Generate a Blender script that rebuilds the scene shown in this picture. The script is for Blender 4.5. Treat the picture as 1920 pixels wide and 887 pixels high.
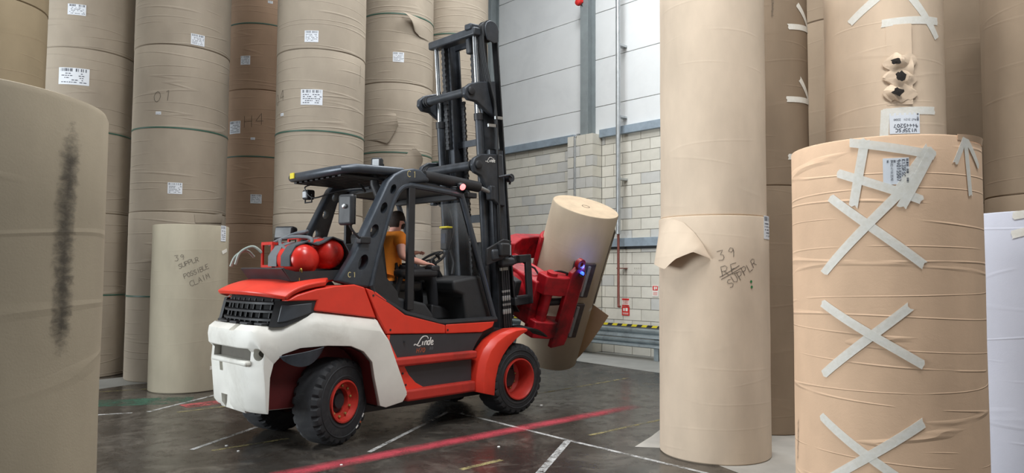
import bpy, bmesh, math, random
from mathutils import Vector, Matrix
R = math.radians
scene = bpy.context.scene
for o in list(bpy.data.objects):
    bpy.data.objects.remove(o, do_unlink=True)
col = scene.collection

# ------------------------------------------------------------------ camera
FPX, IW, IH = 1330.0, 1920.0, 887.0
CAMH = 1.65
PITCH = math.atan((512.0 - IH / 2) / FPX)
ROLL = 0.006
FW = Vector((0, math.cos(PITCH), math.sin(PITCH)))
UP0 = Vector((0, -math.sin(PITCH), math.cos(PITCH)))
RT0 = Vector((1, 0, 0))
RT = RT0 * math.cos(ROLL) + UP0 * math.sin(ROLL)
UP = UP0 * math.cos(ROLL) - RT0 * math.sin(ROLL)
CAM = Vector((0, 0, CAMH))
cd = bpy.data.cameras.new('camera')
cam = bpy.data.objects.new('camera', cd)
col.objects.link(cam)
cd.sensor_width = 36.0
cd.lens = FPX / IW * 36.0
cd.clip_start = 0.05
cam.matrix_world = Matrix(((RT.x, UP.x, -FW.x, 0), (RT.y, UP.y, -FW.y, 0), (RT.z, UP.z, -FW.z, CAMH), (0, 0, 0, 1)))
scene.camera = cam

# ------------------------------------------------------------------ world and lamps
scene.view_settings.view_transform = 'Standard'
scene.view_settings.look = 'None'
scene.view_settings.gamma = 1.0
scene.view_settings.exposure = -0.25
world = bpy.data.worlds.new('hall_ambient')
scene.world = world
world.use_nodes = True
bgn = world.node_tree.nodes['Background']
bgn.inputs['Color'].default_value = (0.93, 0.97, 1.0, 1)
bgn.inputs['Strength'].default_value = 0.05
def overhead_lamp(x, y, z, power, size=1.6, colr=(0.97, 0.99, 1.0)):
    l = bpy.data.lights.new('high_bay_or_fill_lamp', 'AREA')
    l.shape = 'DISK'; l.size = size; l.energy = power; l.color = colr
    o = bpy.data.objects.new('high_bay_or_fill_lamp', l)
    o.location = (x, y, z)
    col.objects.link(o)
for (x, y, z, p) in [(0.9, 3.5, 10.2, 640), (-4.4, 5.4, 10.2, 260), (0.7, 11.4, 10.2, 420), (-0.9, 8.2, 10.2, 200), (3.4, 1.2, 10.2, 520)]:  # last lamp is fill, added to brighten the right and foreground reels
    overhead_lamp(x, y, z, p, 2.4)
# daylight through the loading door in the wall behind and to the left of the camera
dl = bpy.data.lights.new('loading_door_daylight', 'AREA')
dl.shape = 'RECTANGLE'; dl.size = 9.0; dl.size_y = 5.4; dl.energy = 3700; dl.color = (0.90, 0.96, 1.0)
do_ = bpy.data.objects.new('loading_door_daylight', dl); col.objects.link(do_)
do_.location = (-18.4, 1.55, 2.75)
do_.rotation_euler = Vector((0.725, 0.688, 0.0)).to_track_quat('-Z', 'Y').to_euler()

def ray(px, py):
    return FW + RT * ((px - IW / 2) / FPX) + UP * ((IH / 2 - py) / FPX)
def ground(px, py, z=0.0):
    d = ray(px, py)
    return CAM + d * ((z - CAMH) / d.z)

# ------------------------------------------------------------------ node helpers and materials
def s2l(c):
    return tuple(((v / 255.0) / 12.92 if v / 255.0 <= 0.04045 else ((v / 255.0 + 0.055) / 1.055) ** 2.4) for v in c) + (1.0,)
class NT:
    def __init__(self, name):
        self.m = bpy.data.materials.new(name); self.m.use_nodes = True
        self.t = self.m.node_tree; self.n = self.t.nodes; self.l = self.t.links
        self.b = self.n['Principled BSDF']
    def add(self, typ, **kw):
        nd = self.n.new(typ)
        for k, v in kw.items():
            setattr(nd, k, v)
        return nd
    def link(self, a, b): self.l.new(a, b)
    def math(self, op, a, b=None, c=None, clamp=False):
        nd = self.add('ShaderNodeMath', operation=op, use_clamp=clamp)
        for i, v in enumerate((a, b, c)):
            if v is None: continue
            if isinstance(v, (int, float)): nd.inputs[i].default_value = v
            else: self.link(v, nd.inputs[i])
        return nd.outputs[0]
    def noise(self, vec, scale, detail=4, rough=0.55, dist=0.0):
        nd = self.add('ShaderNodeTexNoise')
        nd.inputs['Scale'].default_value = scale; nd.inputs['Detail'].default_value = detail
        nd.inputs['Roughness'].default_value = rough; nd.inputs['Distortion'].default_value = dist
        if vec is not None: self.link(vec, nd.inputs['Vector'])
        return nd.outputs['Fac']
    def ramp(self, fac, stops):
        nd = self.add('ShaderNodeValToRGB')
        e = nd.color_ramp.elements
        while len(e) < len(stops): e.new(0.5)
        for i, (p, c) in enumerate(stops):
            e[i].position = p; e[i].color = c if len(c) == 4 else tuple(c) + (1,)
        self.link(fac, nd.inputs['Fac'])
        return nd.outputs['Color']
    def mix(self, fac, a, b, blend='MIX'):
        nd = self.add('ShaderNodeMix', data_type='RGBA', blend_type=blend)
        for sock, v in ((nd.inputs[0], fac), (nd.inputs[6], a), (nd.inputs[7], b)):
            if isinstance(v, (int, float)): sock.default_value = v
            elif isinstance(v, tuple): sock.default_value = v
            else: self.link(v, sock)
        return nd.outputs[2]
    def bump(self, h, strength=0.3, dist=0.01):
        nd = self.add('ShaderNodeBump')
        nd.inputs['Strength'].default_value = strength; nd.inputs['Distance'].default_value = dist
        self.link(h, nd.inputs['Height'])
        self.link(nd.outputs['Normal'], self.b.inputs['Normal'])
    def obj(self):
        return self.add('ShaderNodeTexCoord').outputs['Object']
    def vec(self, x, y, z):
        nd = self.add('ShaderNodeCombineXYZ')
        for i, v in enumerate((x, y, z)):
            if isinstance(v, (int, float)): nd.inputs[i].default_value = v
            else: self.link(v, nd.inputs[i])
        return nd.outputs[0]
    def set(self, **kw):
        for k, v in kw.items():
            k = {'rough': 'Roughness', 'metal': 'Metallic', 'color': 'Base Color', 'spec': 'Specular IOR Level', 'alpha': 'Alpha'}.get(k, k)
            if isinstance(v, (int, float, tuple)): self.b.inputs[k].default_value = v
            else: self.link(v, self.b.inputs[k])
        return self

MATS = {}
def simple(name, rgb, rough=0.5, metal=0.0, var=0.12, scale=9.0, bump=0.0, dirt=None, dirt_amt=0.5, thr=0.52):
    if name in MATS: return MATS[name]
    t = NT(name); c = s2l(rgb); oc = t.obj()
    n = t.noise(oc, scale, 5, 0.6)
    lo = tuple(v * (1 - var) for v in c[:3]); hi = tuple(min(1, v * (1 + var)) for v in c[:3])
    colr = t.ramp(n, [(0.3, lo), (0.7, hi)])
    if dirt is not None:
        n2 = t.noise(oc, scale * 0.45, 8, 0.7, 0.4)
        f = t.math('MULTIPLY', t.ramp(n2, [(thr, (0, 0, 0)), (thr + 0.2, (1, 1, 1))]), dirt_amt)
        colr = t.mix(f, colr, s2l(dirt))
    t.set(color=colr, metal=metal)
    rr = t.add('ShaderNodeMapRange'); t.link(n, rr.inputs[0])
    rr.inputs[3].default_value = max(0.05, rough - 0.08); rr.inputs[4].default_value = min(1, rough + 0.1)
    t.set(rough=rr.outputs[0])
    if bump: t.bump(t.noise(oc, scale * 12, 3), bump, 0.004)
    MATS[name] = t.m
    return t.m

def paper_mat(name, rgb, ridges=0.6, freq=5.0, seed=0.0, var=0.1):
    t = NT(name); c = s2l(rgb); oc = t.obj()
    sep = t.add('ShaderNodeSeparateXYZ'); t.link(oc, sep.inputs[0])
    ang = t.math('ARCTAN2', sep.outputs[0], t.math('MULTIPLY', sep.outputs[1], -1.0))
    z = sep.outputs[2]
    # long creases round the wrap: thin ridges where a stretched noise crosses its mean
    v1 = t.vec(t.math('ADD', t.math('MULTIPLY', ang, 0.22), seed), t.math('ADD', t.math('MULTIPLY', z, freq), t.math('MULTIPLY', t.math('SINE', t.math('ADD', ang, seed)), 0.10)), 3.1 + seed)
    n1 = t.noise(v1, 1.0, 0.6, 0.5)
    r1 = t.math('SUBTRACT', 1.0, t.math('MULTIPLY', t.math('ABSOLUTE', t.math('SUBTRACT', n1, 0.5)), 44.0), clamp=True)
    v2 = t.vec(t.math('MULTIPLY', ang, 1.1), t.math('MULTIPLY', z, freq * 1.7), 9.3 + seed)
    msk = t.ramp(t.noise(v2, 0.8, 1.0), [(0.40, (0, 0, 0)), (0.52, (1, 1, 1))])
    r1 = t.math('MULTIPLY', r1, msk)
    fine = t.noise(oc, 140.0, 3, 0.6)
    wr = t.noise(t.vec(t.math('MULTIPLY', ang, 5.0), t.math('MULTIPLY', z, 13.0), seed), 1.0, 3, 0.6, 0.8)
    big = t.noise(t.vec(t.math('MULTIPLY', ang, 1.2), t.math('MULTIPLY', z, 1.0), seed + 5), 1.3, 4, 0.55)
    lo = tuple(v * (1 - var) for v in c[:3]); hi = tuple(min(1, v * (1 + var)) for v in c[:3])
    base = t.ramp(big, [(0.3, lo), (0.7, hi)])
    base = t.mix(t.math('MULTIPLY', fine, 0.18), base, tuple(v * 0.72 for v in c[:3]) + (1,))
    t.set(color=base, rough=0.78, spec=0.25)
    h = t.math('ADD', t.math('MULTIPLY', r1, ridges), t.math('ADD', t.math('MULTIPLY', fine, 0.06), t.math('MULTIPLY', wr, 0.12 * ridges + 0.05)))
    t.bump(h, 0.55, 0.012)
    return t.m

M_black = simple('black_plastic', (42, 43, 46), 0.5, 0, 0.2, 8, 0.15)
M_rubber = simple('tyre_rubber', (40, 41, 44), 0.72, 0, 0.25, 6, 0.3, dirt=(92, 90, 86), dirt_amt=0.35)
M_guard = simple('graphite_steel_paint', (70, 76, 84), 0.38, 0.35, 0.15, 14, 0.05)
M_mast = simple('mast_steel', (62, 66, 72), 0.45, 0.3, 0.3, 7, 0.1, dirt=(85, 82, 78), dirt_amt=0.35)
M_red = simple('red_orange_paint', (226, 62, 44), 0.38, 0, 0.08, 3, 0.0, dirt=(150, 48, 38), dirt_amt=0.35)
M_redd = simple('dull_red_paint', (186, 52, 42), 0.5, 0, 0.12, 5, 0.0, dirt=(90, 36, 32), dirt_amt=0.6)
M_clampred = simple('scuffed_clamp_red', (186, 28, 40), 0.4, 0, 0.2, 4, 0.0, dirt=(46, 24, 26), dirt_amt=0.95, thr=0.44)
M_white = simple('counterweight_white', (226, 224, 216), 0.5, 0, 0.05, 4, 0.08, dirt=(168, 162, 150), dirt_amt=0.4)
M_chrome = simple('chrome', (222, 225, 228), 0.24, 1.0, 0.05, 8)
M_zinc = simple('galvanised_steel', (188, 192, 194), 0.38, 0.8, 0.12, 12)
M_gasred = simple('gas_bottle_red', (206, 44, 34), 0.28, 0, 0.08, 5, dirt=(120, 40, 34), dirt_amt=0.4)
M_darkwell = simple('wheel_well_maroon', (104, 30, 30), 0.7, 0, 0.2, 6)
M_hose = simple('grey_rubber_hose', (104, 108, 112), 0.55, 0, 0.1, 8)
M_blackhose = simple('black_rubber_hose', (30, 31, 33), 0.45, 0, 0.1, 8)
M_brass = simple('brass', (196, 166, 84), 0.35, 0.9, 0.15, 20)
M_bolt = simple('yellow_bolt_zinc', (170, 150, 96), 0.4, 0.7, 0.2, 30)
M_yellow = simple('safety_yellow', (224, 206, 44), 0.5, 0, 0.05, 9)
M_logo = simple('logo_white', (232, 232, 228), 0.5, 0, 0.03, 9)
M_chalk = simple('yellow_chalk', (196, 182, 130), 0.8, 0, 0.2, 40)
M_orangeprint = simple('model_number_orange', (170, 84, 50), 0.5, 0, 0.05, 9)
M_label = simple('label_paper', (226, 230, 236), 0.6, 0, 0.03, 9)
M_ink = simple('label_ink', (62, 66, 78), 0.7, 0, 0.1, 30)
M_pen = simple('marker_pen', (84, 76, 68), 0.8, 0, 0.2, 30)
M_green = simple('green_strap', (62, 96, 82), 0.45, 0, 0.1, 20)
M_greendot = simple('green_dot', (32, 116, 60), 0.6, 0, 0.05, 20)
M_core = simple('core_dark', (64, 52, 42), 0.9, 0, 0.2, 10)
M_soot = simple('soot_black', (40, 34, 30), 0.95, 0, 0.4, 30)
M_skin = simple('skin', (236, 176, 158), 0.5, 0, 0.06, 20)
M_hair = simple('dark_hair', (48, 36, 30), 0.7, 0, 0.3, 60, 0.5)
M_shirt = simple('orange_shirt', (255, 146, 44), 0.8, 0, 0.08, 12, 0.2)
M_trouser = simple('dark_trousers', (32, 33, 38), 0.85, 0, 0.15, 14, 0.2)
M_steelblue = simple('blue_grey_steel', (150, 164, 176), 0.5, 0.1, 0.12, 5, 0.0, dirt=(104, 112, 118), dirt_amt=0.5)
M_steelcol = simple('column_grey_steel', (140, 148, 150), 0.5, 0.1, 0.1, 5)
M_clad = simple('white_cladding', (226, 228, 228), 0.55, 0, 0.03, 1.3, 0.0, dirt=(196, 198, 200), dirt_amt=0.35)
M_mortar = simple('mortar', (150, 147, 140), 0.95, 0, 0.12, 9)
M_blockA = simple('block_cream', (214, 210, 198), 0.9, 0, 0.08, 3.5, 0.35)
M_blockB = simple('block_grey', (204, 203, 198), 0.9, 0, 0.08, 3.5, 0.35)
M_blockC = simple('block_warm', (222, 218, 206), 0.9, 0, 0.08, 3.5, 0.35)
M_rust = simple('brown_pipe_paint', (124, 66, 56), 0.5, 0, 0.15, 12)
M_signred = simple('sign_red', (214, 40, 36), 0.5, 0, 0.03, 9)
M_signwhite = simple('sign_white', (240, 236, 228), 0.5, 0, 0.03, 9)
M_barrier = simple('crash_barrier_steel', (152, 162, 166), 0.42, 0.55, 0.12, 5, dirt=(84, 88, 90), dirt_amt=0.6)
M_barrierdark = simple('barrier_dark_rubber', (64, 66, 68), 0.7, 0, 0.2, 5)
def glass_mat(name, tint=(0.96, 0.98, 0.98), alpha=0.05, rough=0.05):
    t = NT(name); t.set(color=tint + (1,), rough=rough, alpha=alpha, spec=0.6)
    return t.m
M_glass = glass_mat('clear_pane')
M_tape = None
def tape_mat():
    t = NT('masking_tape'); oc = t.obj()
    n = t.noise(oc, 40, 4, 0.6)
    t.set(color=t.ramp(n, [(0.3, s2l((246, 242, 230))), (0.7, s2l((255, 253, 246)))]), rough=0.5, alpha=0.72)
    t.bump(n, 0.3, 0.004)
    return t.m
M_tape = tape_mat()
def emit_mat(name, rgb, strength):
    t = NT(name); t.set(color=s2l(rgb))
    t.b.inputs['Emission Color'].default_value = s2l(rgb); t.b.inputs['Emission Strength'].default_value = strength
    return t.m
M_redlamp = emit_mat('red_lamp_glow', (255, 120, 120), 3.0)
M_bluelamp = emit_mat('blue_lamp_glow', (40, 70, 255), 6.0)

# ------------------------------------------------------------------ mesh builder
class MB:
    def __init__(self): self.v = []; self.f = []
    def add(self, vs, fs):
        k = len(self.v); self.v += [Vector(p) for p in vs]; self.f += [[i + k for i in q] for q in fs]; return self
    def box(self, x0, x1, y0, y1, z0, z1):
        vs = [(x, y, z) for x in (x0, x1) for y in (y0, y1) for z in (z0, z1)]
        return self.add(vs, [(0, 1, 3, 2), (4, 6, 7, 5), (0, 4, 5, 1), (2, 3, 7, 6), (0, 2, 6, 4), (1, 5, 7, 3)])
    def bar(self, a, b, w, h, up=(0, 0, 1)):
        a = Vector(a); b = Vector(b); d = (b - a).normalized(); s = d.cross(Vector(up)).normalized(); u = s.cross(d)
        vs = [p + s * (i * w / 2) + u * (j * h / 2) for p in (a, b) for i in (-1, 1) for j in (-1, 1)]
        return self.add(vs, [(0, 1, 3, 2), (4, 6, 7, 5), (0, 4, 5, 1), (2, 3, 7, 6), (0, 2, 6, 4), (1, 5, 7, 3)])
    def prism(self, poly, a, b, fn=None):
        # poly in (x, z), extruded along y from a to b (or fn(x,z,t) -> point)
        n = len(poly)
        f3 = fn or (lambda x, z, y: (x, y, z))
        vs = [f3(x, z, a) for x, z in poly] + [f3(x, z, b) for x, z in poly]
        fs = [tuple(range(n)), tuple(range(2 * n - 1, n - 1, -1))] + [(i, i + n, (i + 1) % n + n, (i + 1) % n) for i in range(n)]
        return self.add(vs, fs)
    def tube(self, pts, r, n=10, closed=False, flat=1.0):
        pts = [Vector(p) for p in pts]; m = len(pts)
        rs = r if isinstance(r, (list, tuple)) else [r] * m
        tang = []
        for i in range(m):
            if closed: d = pts[(i + 1) % m] - pts[i - 1]
            else: d = pts[min(i + 1, m - 1)] - pts[max(i - 1, 0)]
            tang.append(d.normalized())
        up = Vector((0, 0, 1)) if abs(tang[0].z) < 0.9 else Vector((1, 0, 0))
        s = tang[0].cross(up).normalized(); vs = []
        for i in range(m):
            s = (s - tang[i] * s.dot(tang[i])).normalized(); u = tang[i].cross(s)
            for k in range(n):
                a = 2 * math.pi * k / n
                vs.append(pts[i] + (s * math.cos(a) + u * math.sin(a) * flat) * rs[i])
        fs = []
        for i in range(m if closed else m - 1):
            j = (i + 1) % m
            fs += [(i * n + k, i * n + (k + 1) % n, j * n + (k + 1) % n, j * n + k) for k in range(n)]
        if not closed: fs += [tuple(range(n - 1, -1, -1)), tuple(range((m - 1) * n, m * n))]
        return self.add(vs, fs)
    def lathe(self, prof, n=32, o=(0, 0, 0), axis=(0, 0, 1), ref=None, close=False, caps=True):
        # prof: (radius, along) from start to end; capped where radius > 0 at the ends
        o = Vector(o); ax = Vector(axis).normalized()
        ref = Vector(ref) if ref else (Vector((1, 0, 0)) if abs(ax.x) < 0.9 else Vector((0, 1, 0)))
        s = (ref - ax * ref.dot(ax)).normalized(); u = ax.cross(s)
        vs = [o + ax * h + (s * math.cos(2 * math.pi * k / n) + u * math.sin(2 * math.pi * k / n)) * r for r, h in prof for k in range(n)]
        fs = []
        m = len(prof)
        for i in range(m if close else m - 1):
            j = (i + 1) % m
            fs += [(i * n + k, i * n + (k + 1) % n, j * n + (k + 1) % n, j * n + k) for k in range(n)]
        if not close and caps:
            if prof[0][0] > 1e-4: fs.append(tuple(range(n - 1, -1, -1)))
            if prof[-1][0] > 1e-4: fs.append(tuple(range((m - 1) * n, m * n)))
        return self.add(vs, fs)
    def sheet(self, fn, nu, nv, th=0.0):
        # fn(u, v) -> point; optional thickness makes it a closed slab
        P = [[Vector(fn(i / nu, j / nv)) for j in range(nv + 1)] for i in range(nu + 1)]
        idx = lambda i, j: i * (nv + 1) + j
        vs = [P[i][j] for i in range(nu + 1) for j in range(nv + 1)]
        fs = [(idx(i, j), idx(i + 1, j), idx(i + 1, j + 1), idx(i, j + 1)) for i in range(nu) for j in range(nv)]
        if th:
            N = len(vs); bk = []
            for i in range(nu + 1):
                for j in range(nv + 1):
                    du = P[min(i + 1, nu)][j] - P[max(i - 1, 0)][j]; dv = P[i][min(j + 1, nv)] - P[i][max(j - 1, 0)]
                    nn = du.cross(dv); nn = nn.normalized() if nn.length > 1e-9 else Vector((0, 0, 1))
                    bk.append(P[i][j] - nn * th)
            vs = vs + bk
            fs += [tuple(N + k for k in reversed(q)) for q in fs[:nu * nv]]
            ring = [idx(i, 0) for i in range(nu)] + [idx(nu, j) for j in range(nv)] + [idx(i, nv) for i in range(nu, 0, -1)] + [idx(0, j) for j in range(nv, 0, -1)]
            for a in range(len(ring)):
                b = ring[(a + 1) % len(ring)]
                fs.append((ring[a], N + ring[a], N + b, b))
        return self.add(vs, fs)
    def xform(self, fn):
        self.v = [Vector(fn(p)) for p in self.v]; return self
    def mesh(self, name, angle=35, smooth=True):
        me = bpy.data.meshes.new(name)
        me.from_pydata([tuple(p) for p in self.v], [], self.f)
        bm = bmesh.new(); bm.from_mesh(me)
        bmesh.ops.remove_doubles(bm, verts=bm.verts, dist=1e-5)
        bmesh.ops.recalc_face_normals(bm, faces=bm.faces)
        bm.to_mesh(me); bm.free()
        if smooth:
            me.polygons.foreach_set('use_smooth', [True] * len(me.polygons))
            me.set_sharp_from_angle(angle=R(angle))
        return me
    def build(self, name, mat, parent=None, bevel=0.0, seg=2, angle=35, smooth=True, loc=None, rot=None):
        me = self.mesh(name, angle, smooth)
        o = bpy.data.objects.new(name, me); col.objects.link(o)
        me.materials.append(mat)
        if parent is not None: o.parent = parent
        if loc is not None: o.location = loc
        if rot is not None: o.rotation_euler = rot
        if bevel:
            bv = o.modifiers.new('bevel', 'BEVEL'); bv.width = bevel; bv.segments = seg
            bv.limit_method = 'ANGLE'; bv.angle_limit = R(32); bv.harden_normals = False
        return o
def cut(o, cutters):
    tmp = []
    for c in cutters:
        me = c.mesh('cut', smooth=False); t = bpy.data.objects.new('cut', me); col.objects.link(t)
        t.parent = o.parent; tmp.append(t)
        md = o.modifiers.new('b', 'BOOLEAN'); md.operation = 'DIFFERENCE'; md.object = t; md.solver = 'EXACT'
    bv = [m for m in o.modifiers if m.type == 'BEVEL']
    bpy.context.view_layer.update()
    dg = bpy.context.evaluated_depsgraph_get()
    me = bpy.data.meshes.new_from_object(o.evaluated_get(dg))
    o.modifiers.clear(); old = o.data; o.data = me
    me.polygons.foreach_set('use_smooth', [True] * len(me.polygons)); me.set_sharp_from_angle(angle=R(35))
    bpy.data.meshes.remove(old)
    for t in tmp:
        m = t.data; bpy.data.objects.remove(t); bpy.data.meshes.remove(m)
def tag(o, label=None, cat=None, group=None, kind=None):
    if label: o['label'] = label
    if cat: o['category'] = cat
    if group: o['group'] = group
    if kind: o['kind'] = kind
    return o
def empty(name, loc=(0, 0, 0), rz=0.0):
    o = bpy.data.objects.new(name, None); col.objects.link(o)
    o.location = loc; o.rotation_euler = (0, 0, rz); o.empty_display_size = 0.2
    return o

# single-stroke letters on a 4 x 6 grid
GL = {
 '0': [[(2,6),(.6,5),(0,3),(.6,1),(2,0),(3.4,1),(4,3),(3.4,5),(2,6)]], '1': [[(1,5),(2.2,6),(2.2,0)]], '2': [[(0,5),(1,6),(3,6),(4,4.6),(3,3),(0,0),(4,0)]],
 '3': [[(0,6),(4,6),(1.8,3.6),(3.6,3),(4,1.4),(2.6,0),(0,.6)]], '4': [[(3,0),(3,6),(0,2),(4,2)]], '5': [[(4,6),(.4,6),(.2,3.4),(2.6,3.8),(4,2.2),(3,.2),(0,.2)]],
 '7': [[(0,6),(4,6),(1.6,0)]], '8': [[(2,3.2),(.4,4.4),(2,6),(3.6,4.4),(2,3.2),(0,1.4),(2,0),(4,1.4),(2,3.2)]], '9': [[(3.8,4.4),(2,3),(.4,4.4),(2,6),(3.6,5),(3.8,3),(3,0)]],
 'A': [[(0,0),(2,6),(4,0)],[(.8,2.2),(3.2,2.2)]], 'B': [[(0,0),(0,6),(2.6,6),(3.4,4.6),(2.4,3.2),(0,3.2),(3,3),(4,1.5),(2.8,0),(0,0)]], 'C': [[(4,5.2),(2.4,6),(.6,5),(0,3),(.6,1),(2.4,0),(4,.8)]],
 'E': [[(4,6),(0,6),(0,0),(4,0)],[(0,3),(3,3)]], 'F': [[(4,6),(0,6),(0,0)],[(0,3),(3,3)]], 'H': [[(0,0),(0,6)],[(4,0),(4,6)],[(0,3),(4,3)]], 'I': [[(2,0),(2,6)]],
 'K': [[(0,0),(0,6)],[(4,6),(0,2.6),(4,0)]], 'L': [[(0,6),(0,0),(4,0)]], 'M': [[(0,0),(.4,6),(2,2),(3.6,6),(4,0)]], 'O': [[(2,6),(.6,5),(0,3),(.6,1),(2,0),(3.4,1),(4,3),(3.4,5),(2,6)]],
 'P': [[(0,0),(0,6),(2.8,6),(4,4.6),(2.8,3),(0,3)]], 'R': [[(0,0),(0,6),(2.8,6),(4,4.6),(2.8,3),(0,3)],[(1.6,3),(4,0)]], 'S': [[(4,5.2),(2.2,6),(.4,5),(.8,3.6),(3.2,2.6),(3.8,1.2),(2,0),(0,.8)]],
 'T': [[(0,6),(4,6)],[(2,6),(2,0)]], 'U': [[(0,6),(0,1.4),(2,0),(4,1.4),(4,6)]], 'W': [[(0,6),(1,0),(2,4),(3,0),(4,6)]], 'G': [[(4,5.2),(2.4,6),(.6,5),(0,3),(.6,1),(2.4,0),(4,1),(4,2.8),(2.4,2.8)]],
}
def strokes(txt, h, gap=0.3, slant=0.0, jit=0.0, rnd=None):
    out = []; x = 0.0; w = h * 0.62
    for ch in txt:
        if ch in GL:
            dy = rnd.uniform(-jit, jit) * h if rnd else 0
            for st in GL[ch]:
                out.append([(x + a / 4 * w + b / 6 * h * slant, b / 6 * h + dy) for a, b in st])
        x += w + gap * h
    return out, x - gap * h
def ribbon2d(mb, pts, w, mapf, step=0.03):
    # flat ribbon along a 2d polyline, mapped on a surface; resampled so that it follows curves
    P = [Vector((p[0], p[1])) for p in pts]; Q = [P[0]]
    for a, b in zip(P, P[1:]):
        n = max(1, int((b - a).length / step))
        Q += [a.lerp(b, (k + 1) / n) for k in range(n)]
    vs = []; m = len(Q)
    for i in range(m):
        d = Q[min(i + 1, m - 1)] - Q[max(i - 1, 0)]
        d = d.normalized() if d.length > 1e-9 else Vector((1, 0)); nn = Vector((-d.y, d.x)) * (w / 2)
        vs += [mapf(*(Q[i] + nn)), mapf(*(Q[i] - nn))]
    mb.add(vs, [(2 * i, 2 * i + 1, 2 * i + 3, 2 * i + 2) for i in range(m - 1)])
def spl(pts, n=6):
    # smooth curve through points (Catmull-Rom)
    P = [Vector(p) for p in pts]; out = []
    for i in range(len(P) - 1):
        a = P[max(i - 1, 0)]; b = P[i]; c = P[i + 1]; d = P[min(i + 2, len(P) - 1)]
        for k in range(n):
            t = k / n
            out.append(0.5 * ((2 * b) + (c - a) * t + (2 * a - 5 * b + 4 * c - d) * t * t + (3 * b - a - 3 * c + d) * t ** 3))
    return out + [P[-1]]
def rot2(p, a, o=(0, 0)):
    c, s = math.cos(a), math.sin(a)
    return (o[0] + p[0] * c - p[1] * s, o[1] + p[0] * s + p[1] * c)
# ------------------------------------------------------------------ floor
def floor_material():
    t = NT('worn_dark_concrete'); oc = t.obj()
    a = t.noise(oc, 0.9, 6, 0.6, 0.6); b = t.noise(oc, 5.0, 8, 0.7, 0.3); c = t.noise(oc, 60, 3, 0.6)
    base = t.ramp(a, [(0.3, s2l((42, 40, 38))), (0.5, s2l((62, 59, 55))), (0.72, s2l((88, 84, 79)))])
    base = t.mix(t.math('MULTIPLY', t.ramp(b, [(0.42, (0, 0, 0)), (0.6, (1, 1, 1))]), 0.75), base, s2l((50, 44, 39)))
    d = t.noise(oc, 2.2, 9, 0.75, 1.2)
    base = t.mix(t.math('MULTIPLY', t.ramp(d, [(0.5, (0, 0, 0)), (0.68, (1, 1, 1))]), 0.6), base, s2l((112, 106, 98)))
    base = t.mix(t.math('MULTIPLY', t.ramp(c, [(0.62, (0, 0, 0)), (0.75, (1, 1, 1))]), 0.3), base, s2l((120, 114, 106)))
    rr = t.add('ShaderNodeMapRange'); t.link(b, rr.inputs[0])
    rr.inputs[1].default_value = 0.3; rr.inputs[2].default_value = 0.7
    rr.inputs[3].default_value = 0.10; rr.inputs[4].default_value = 0.36
    t.set(color=base, rough=rr.outputs[0], spec=0.5)
    t.bump(t.math('ADD', t.math('MULTIPLY', b, 0.5), t.math('MULTIPLY', c, 0.2)), 0.12, 0.01)
    return t.m
fl = MB().box(-26, 16, -15, 27, -0.2, 0.0).build('floor', floor_material())
tag(fl, kind='structure')
def paint_mat(name, rgb, cover=0.5, scale=7.0, soft=False, maxa=0.9):
    t = NT(name); oc = t.obj()
    n = t.noise(oc, scale, 8, 0.75, 0.3); n2 = t.noise(oc, scale * 9, 4, 0.7)
    f = t.math('ADD', t.math('MULTIPLY', n, 0.7), t.math('MULTIPLY', n2, 0.3))
    a = t.ramp(f, [(cover - 0.09, (0, 0, 0)), (cover + 0.06, (1, 1, 1))])
    if soft:
        uv = t.add('ShaderNodeTexCoord').outputs['UV']; sp = t.add('ShaderNodeSeparateXYZ'); t.link(uv, sp.inputs[0])
        e = t.math('SUBTRACT', 1.0, t.math('MULTIPLY', t.math('ABSOLUTE', t.math('SUBTRACT', sp.outputs[1], 0.5)), 2.0))
        ends = t.math('MULTIPLY', t.math('SUBTRACT', 1.0, sp.outputs[0]), 6.0, clamp=True)
        a2 = t.math('MULTIPLY', t.math('MULTIPLY', e, ends), t.math('ADD', 0.25, t.math('MULTIPLY', n, 1.9)), clamp=True)
        a = t.math('MULTIPLY', a2, t.math('ADD', 0.55, t.math('MULTIPLY', a, 0.45)))
    t.set(color=s2l(rgb), rough=0.6, alpha=t.math('MULTIPLY', a, maxa))
    return t.m
M_pw = paint_mat('worn_white_line', (196, 196, 194), 0.50, 6)
M_py = paint_mat('worn_yellow_line', (160, 148, 100), 0.52, 6)
M_pr = paint_mat('sprayed_red_line', (206, 74, 88), 0.48, 3, True, 0.68)
M_pg = paint_mat('faded_green_patch', (52, 92, 74), 0.52, 2.2)
M_pr2 = paint_mat('worn_red_line', (176, 84, 84), 0.5, 4)
def marking(a, b, w, mat, lab, z=0.002):
    a = Vector((a[0], a[1], 0)); b = Vector((b[0], b[1], 0)); d = (b - a).normalized(); s = Vector((-d.y, d.x, 0)) * (w / 2)
    me = bpy.data.meshes.new('floor_marking')
    n = 8; vs = []; fs = []
    for i in range(n + 1):
        p = a.lerp(b, i / n); vs += [p + s + Vector((0, 0, z)), p - s + Vector((0, 0, z))]
    fs = [(2 * i, 2 * i + 1, 2 * i + 3, 2 * i + 2) for i in range(n)]
    me.from_pydata([tuple(v) for v in vs], [], fs)
    uv = me.uv_layers.new(name='UVMap')
    for p in me.polygons:
        for li in p.loop_indices:
            vi = me.loops[li].vertex_index; uv.data[li].uv = ((vi // 2) / n, float(vi % 2))
    o = bpy.data.objects.new('floor_marking', me); col.objects.link(o); me.materials.append(mat); o.parent = fl
    o['label'] = lab
    return o
marking((-1.9, 5.82), (1.62, 9.0), 0.27, M_pr, 'sprayed red line running across the floor past the truck', 0.003)
marking((-0.60, 8.44), (0.57, 7.11), 0.048, M_pw, 'worn white line from the front wheel')
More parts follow.
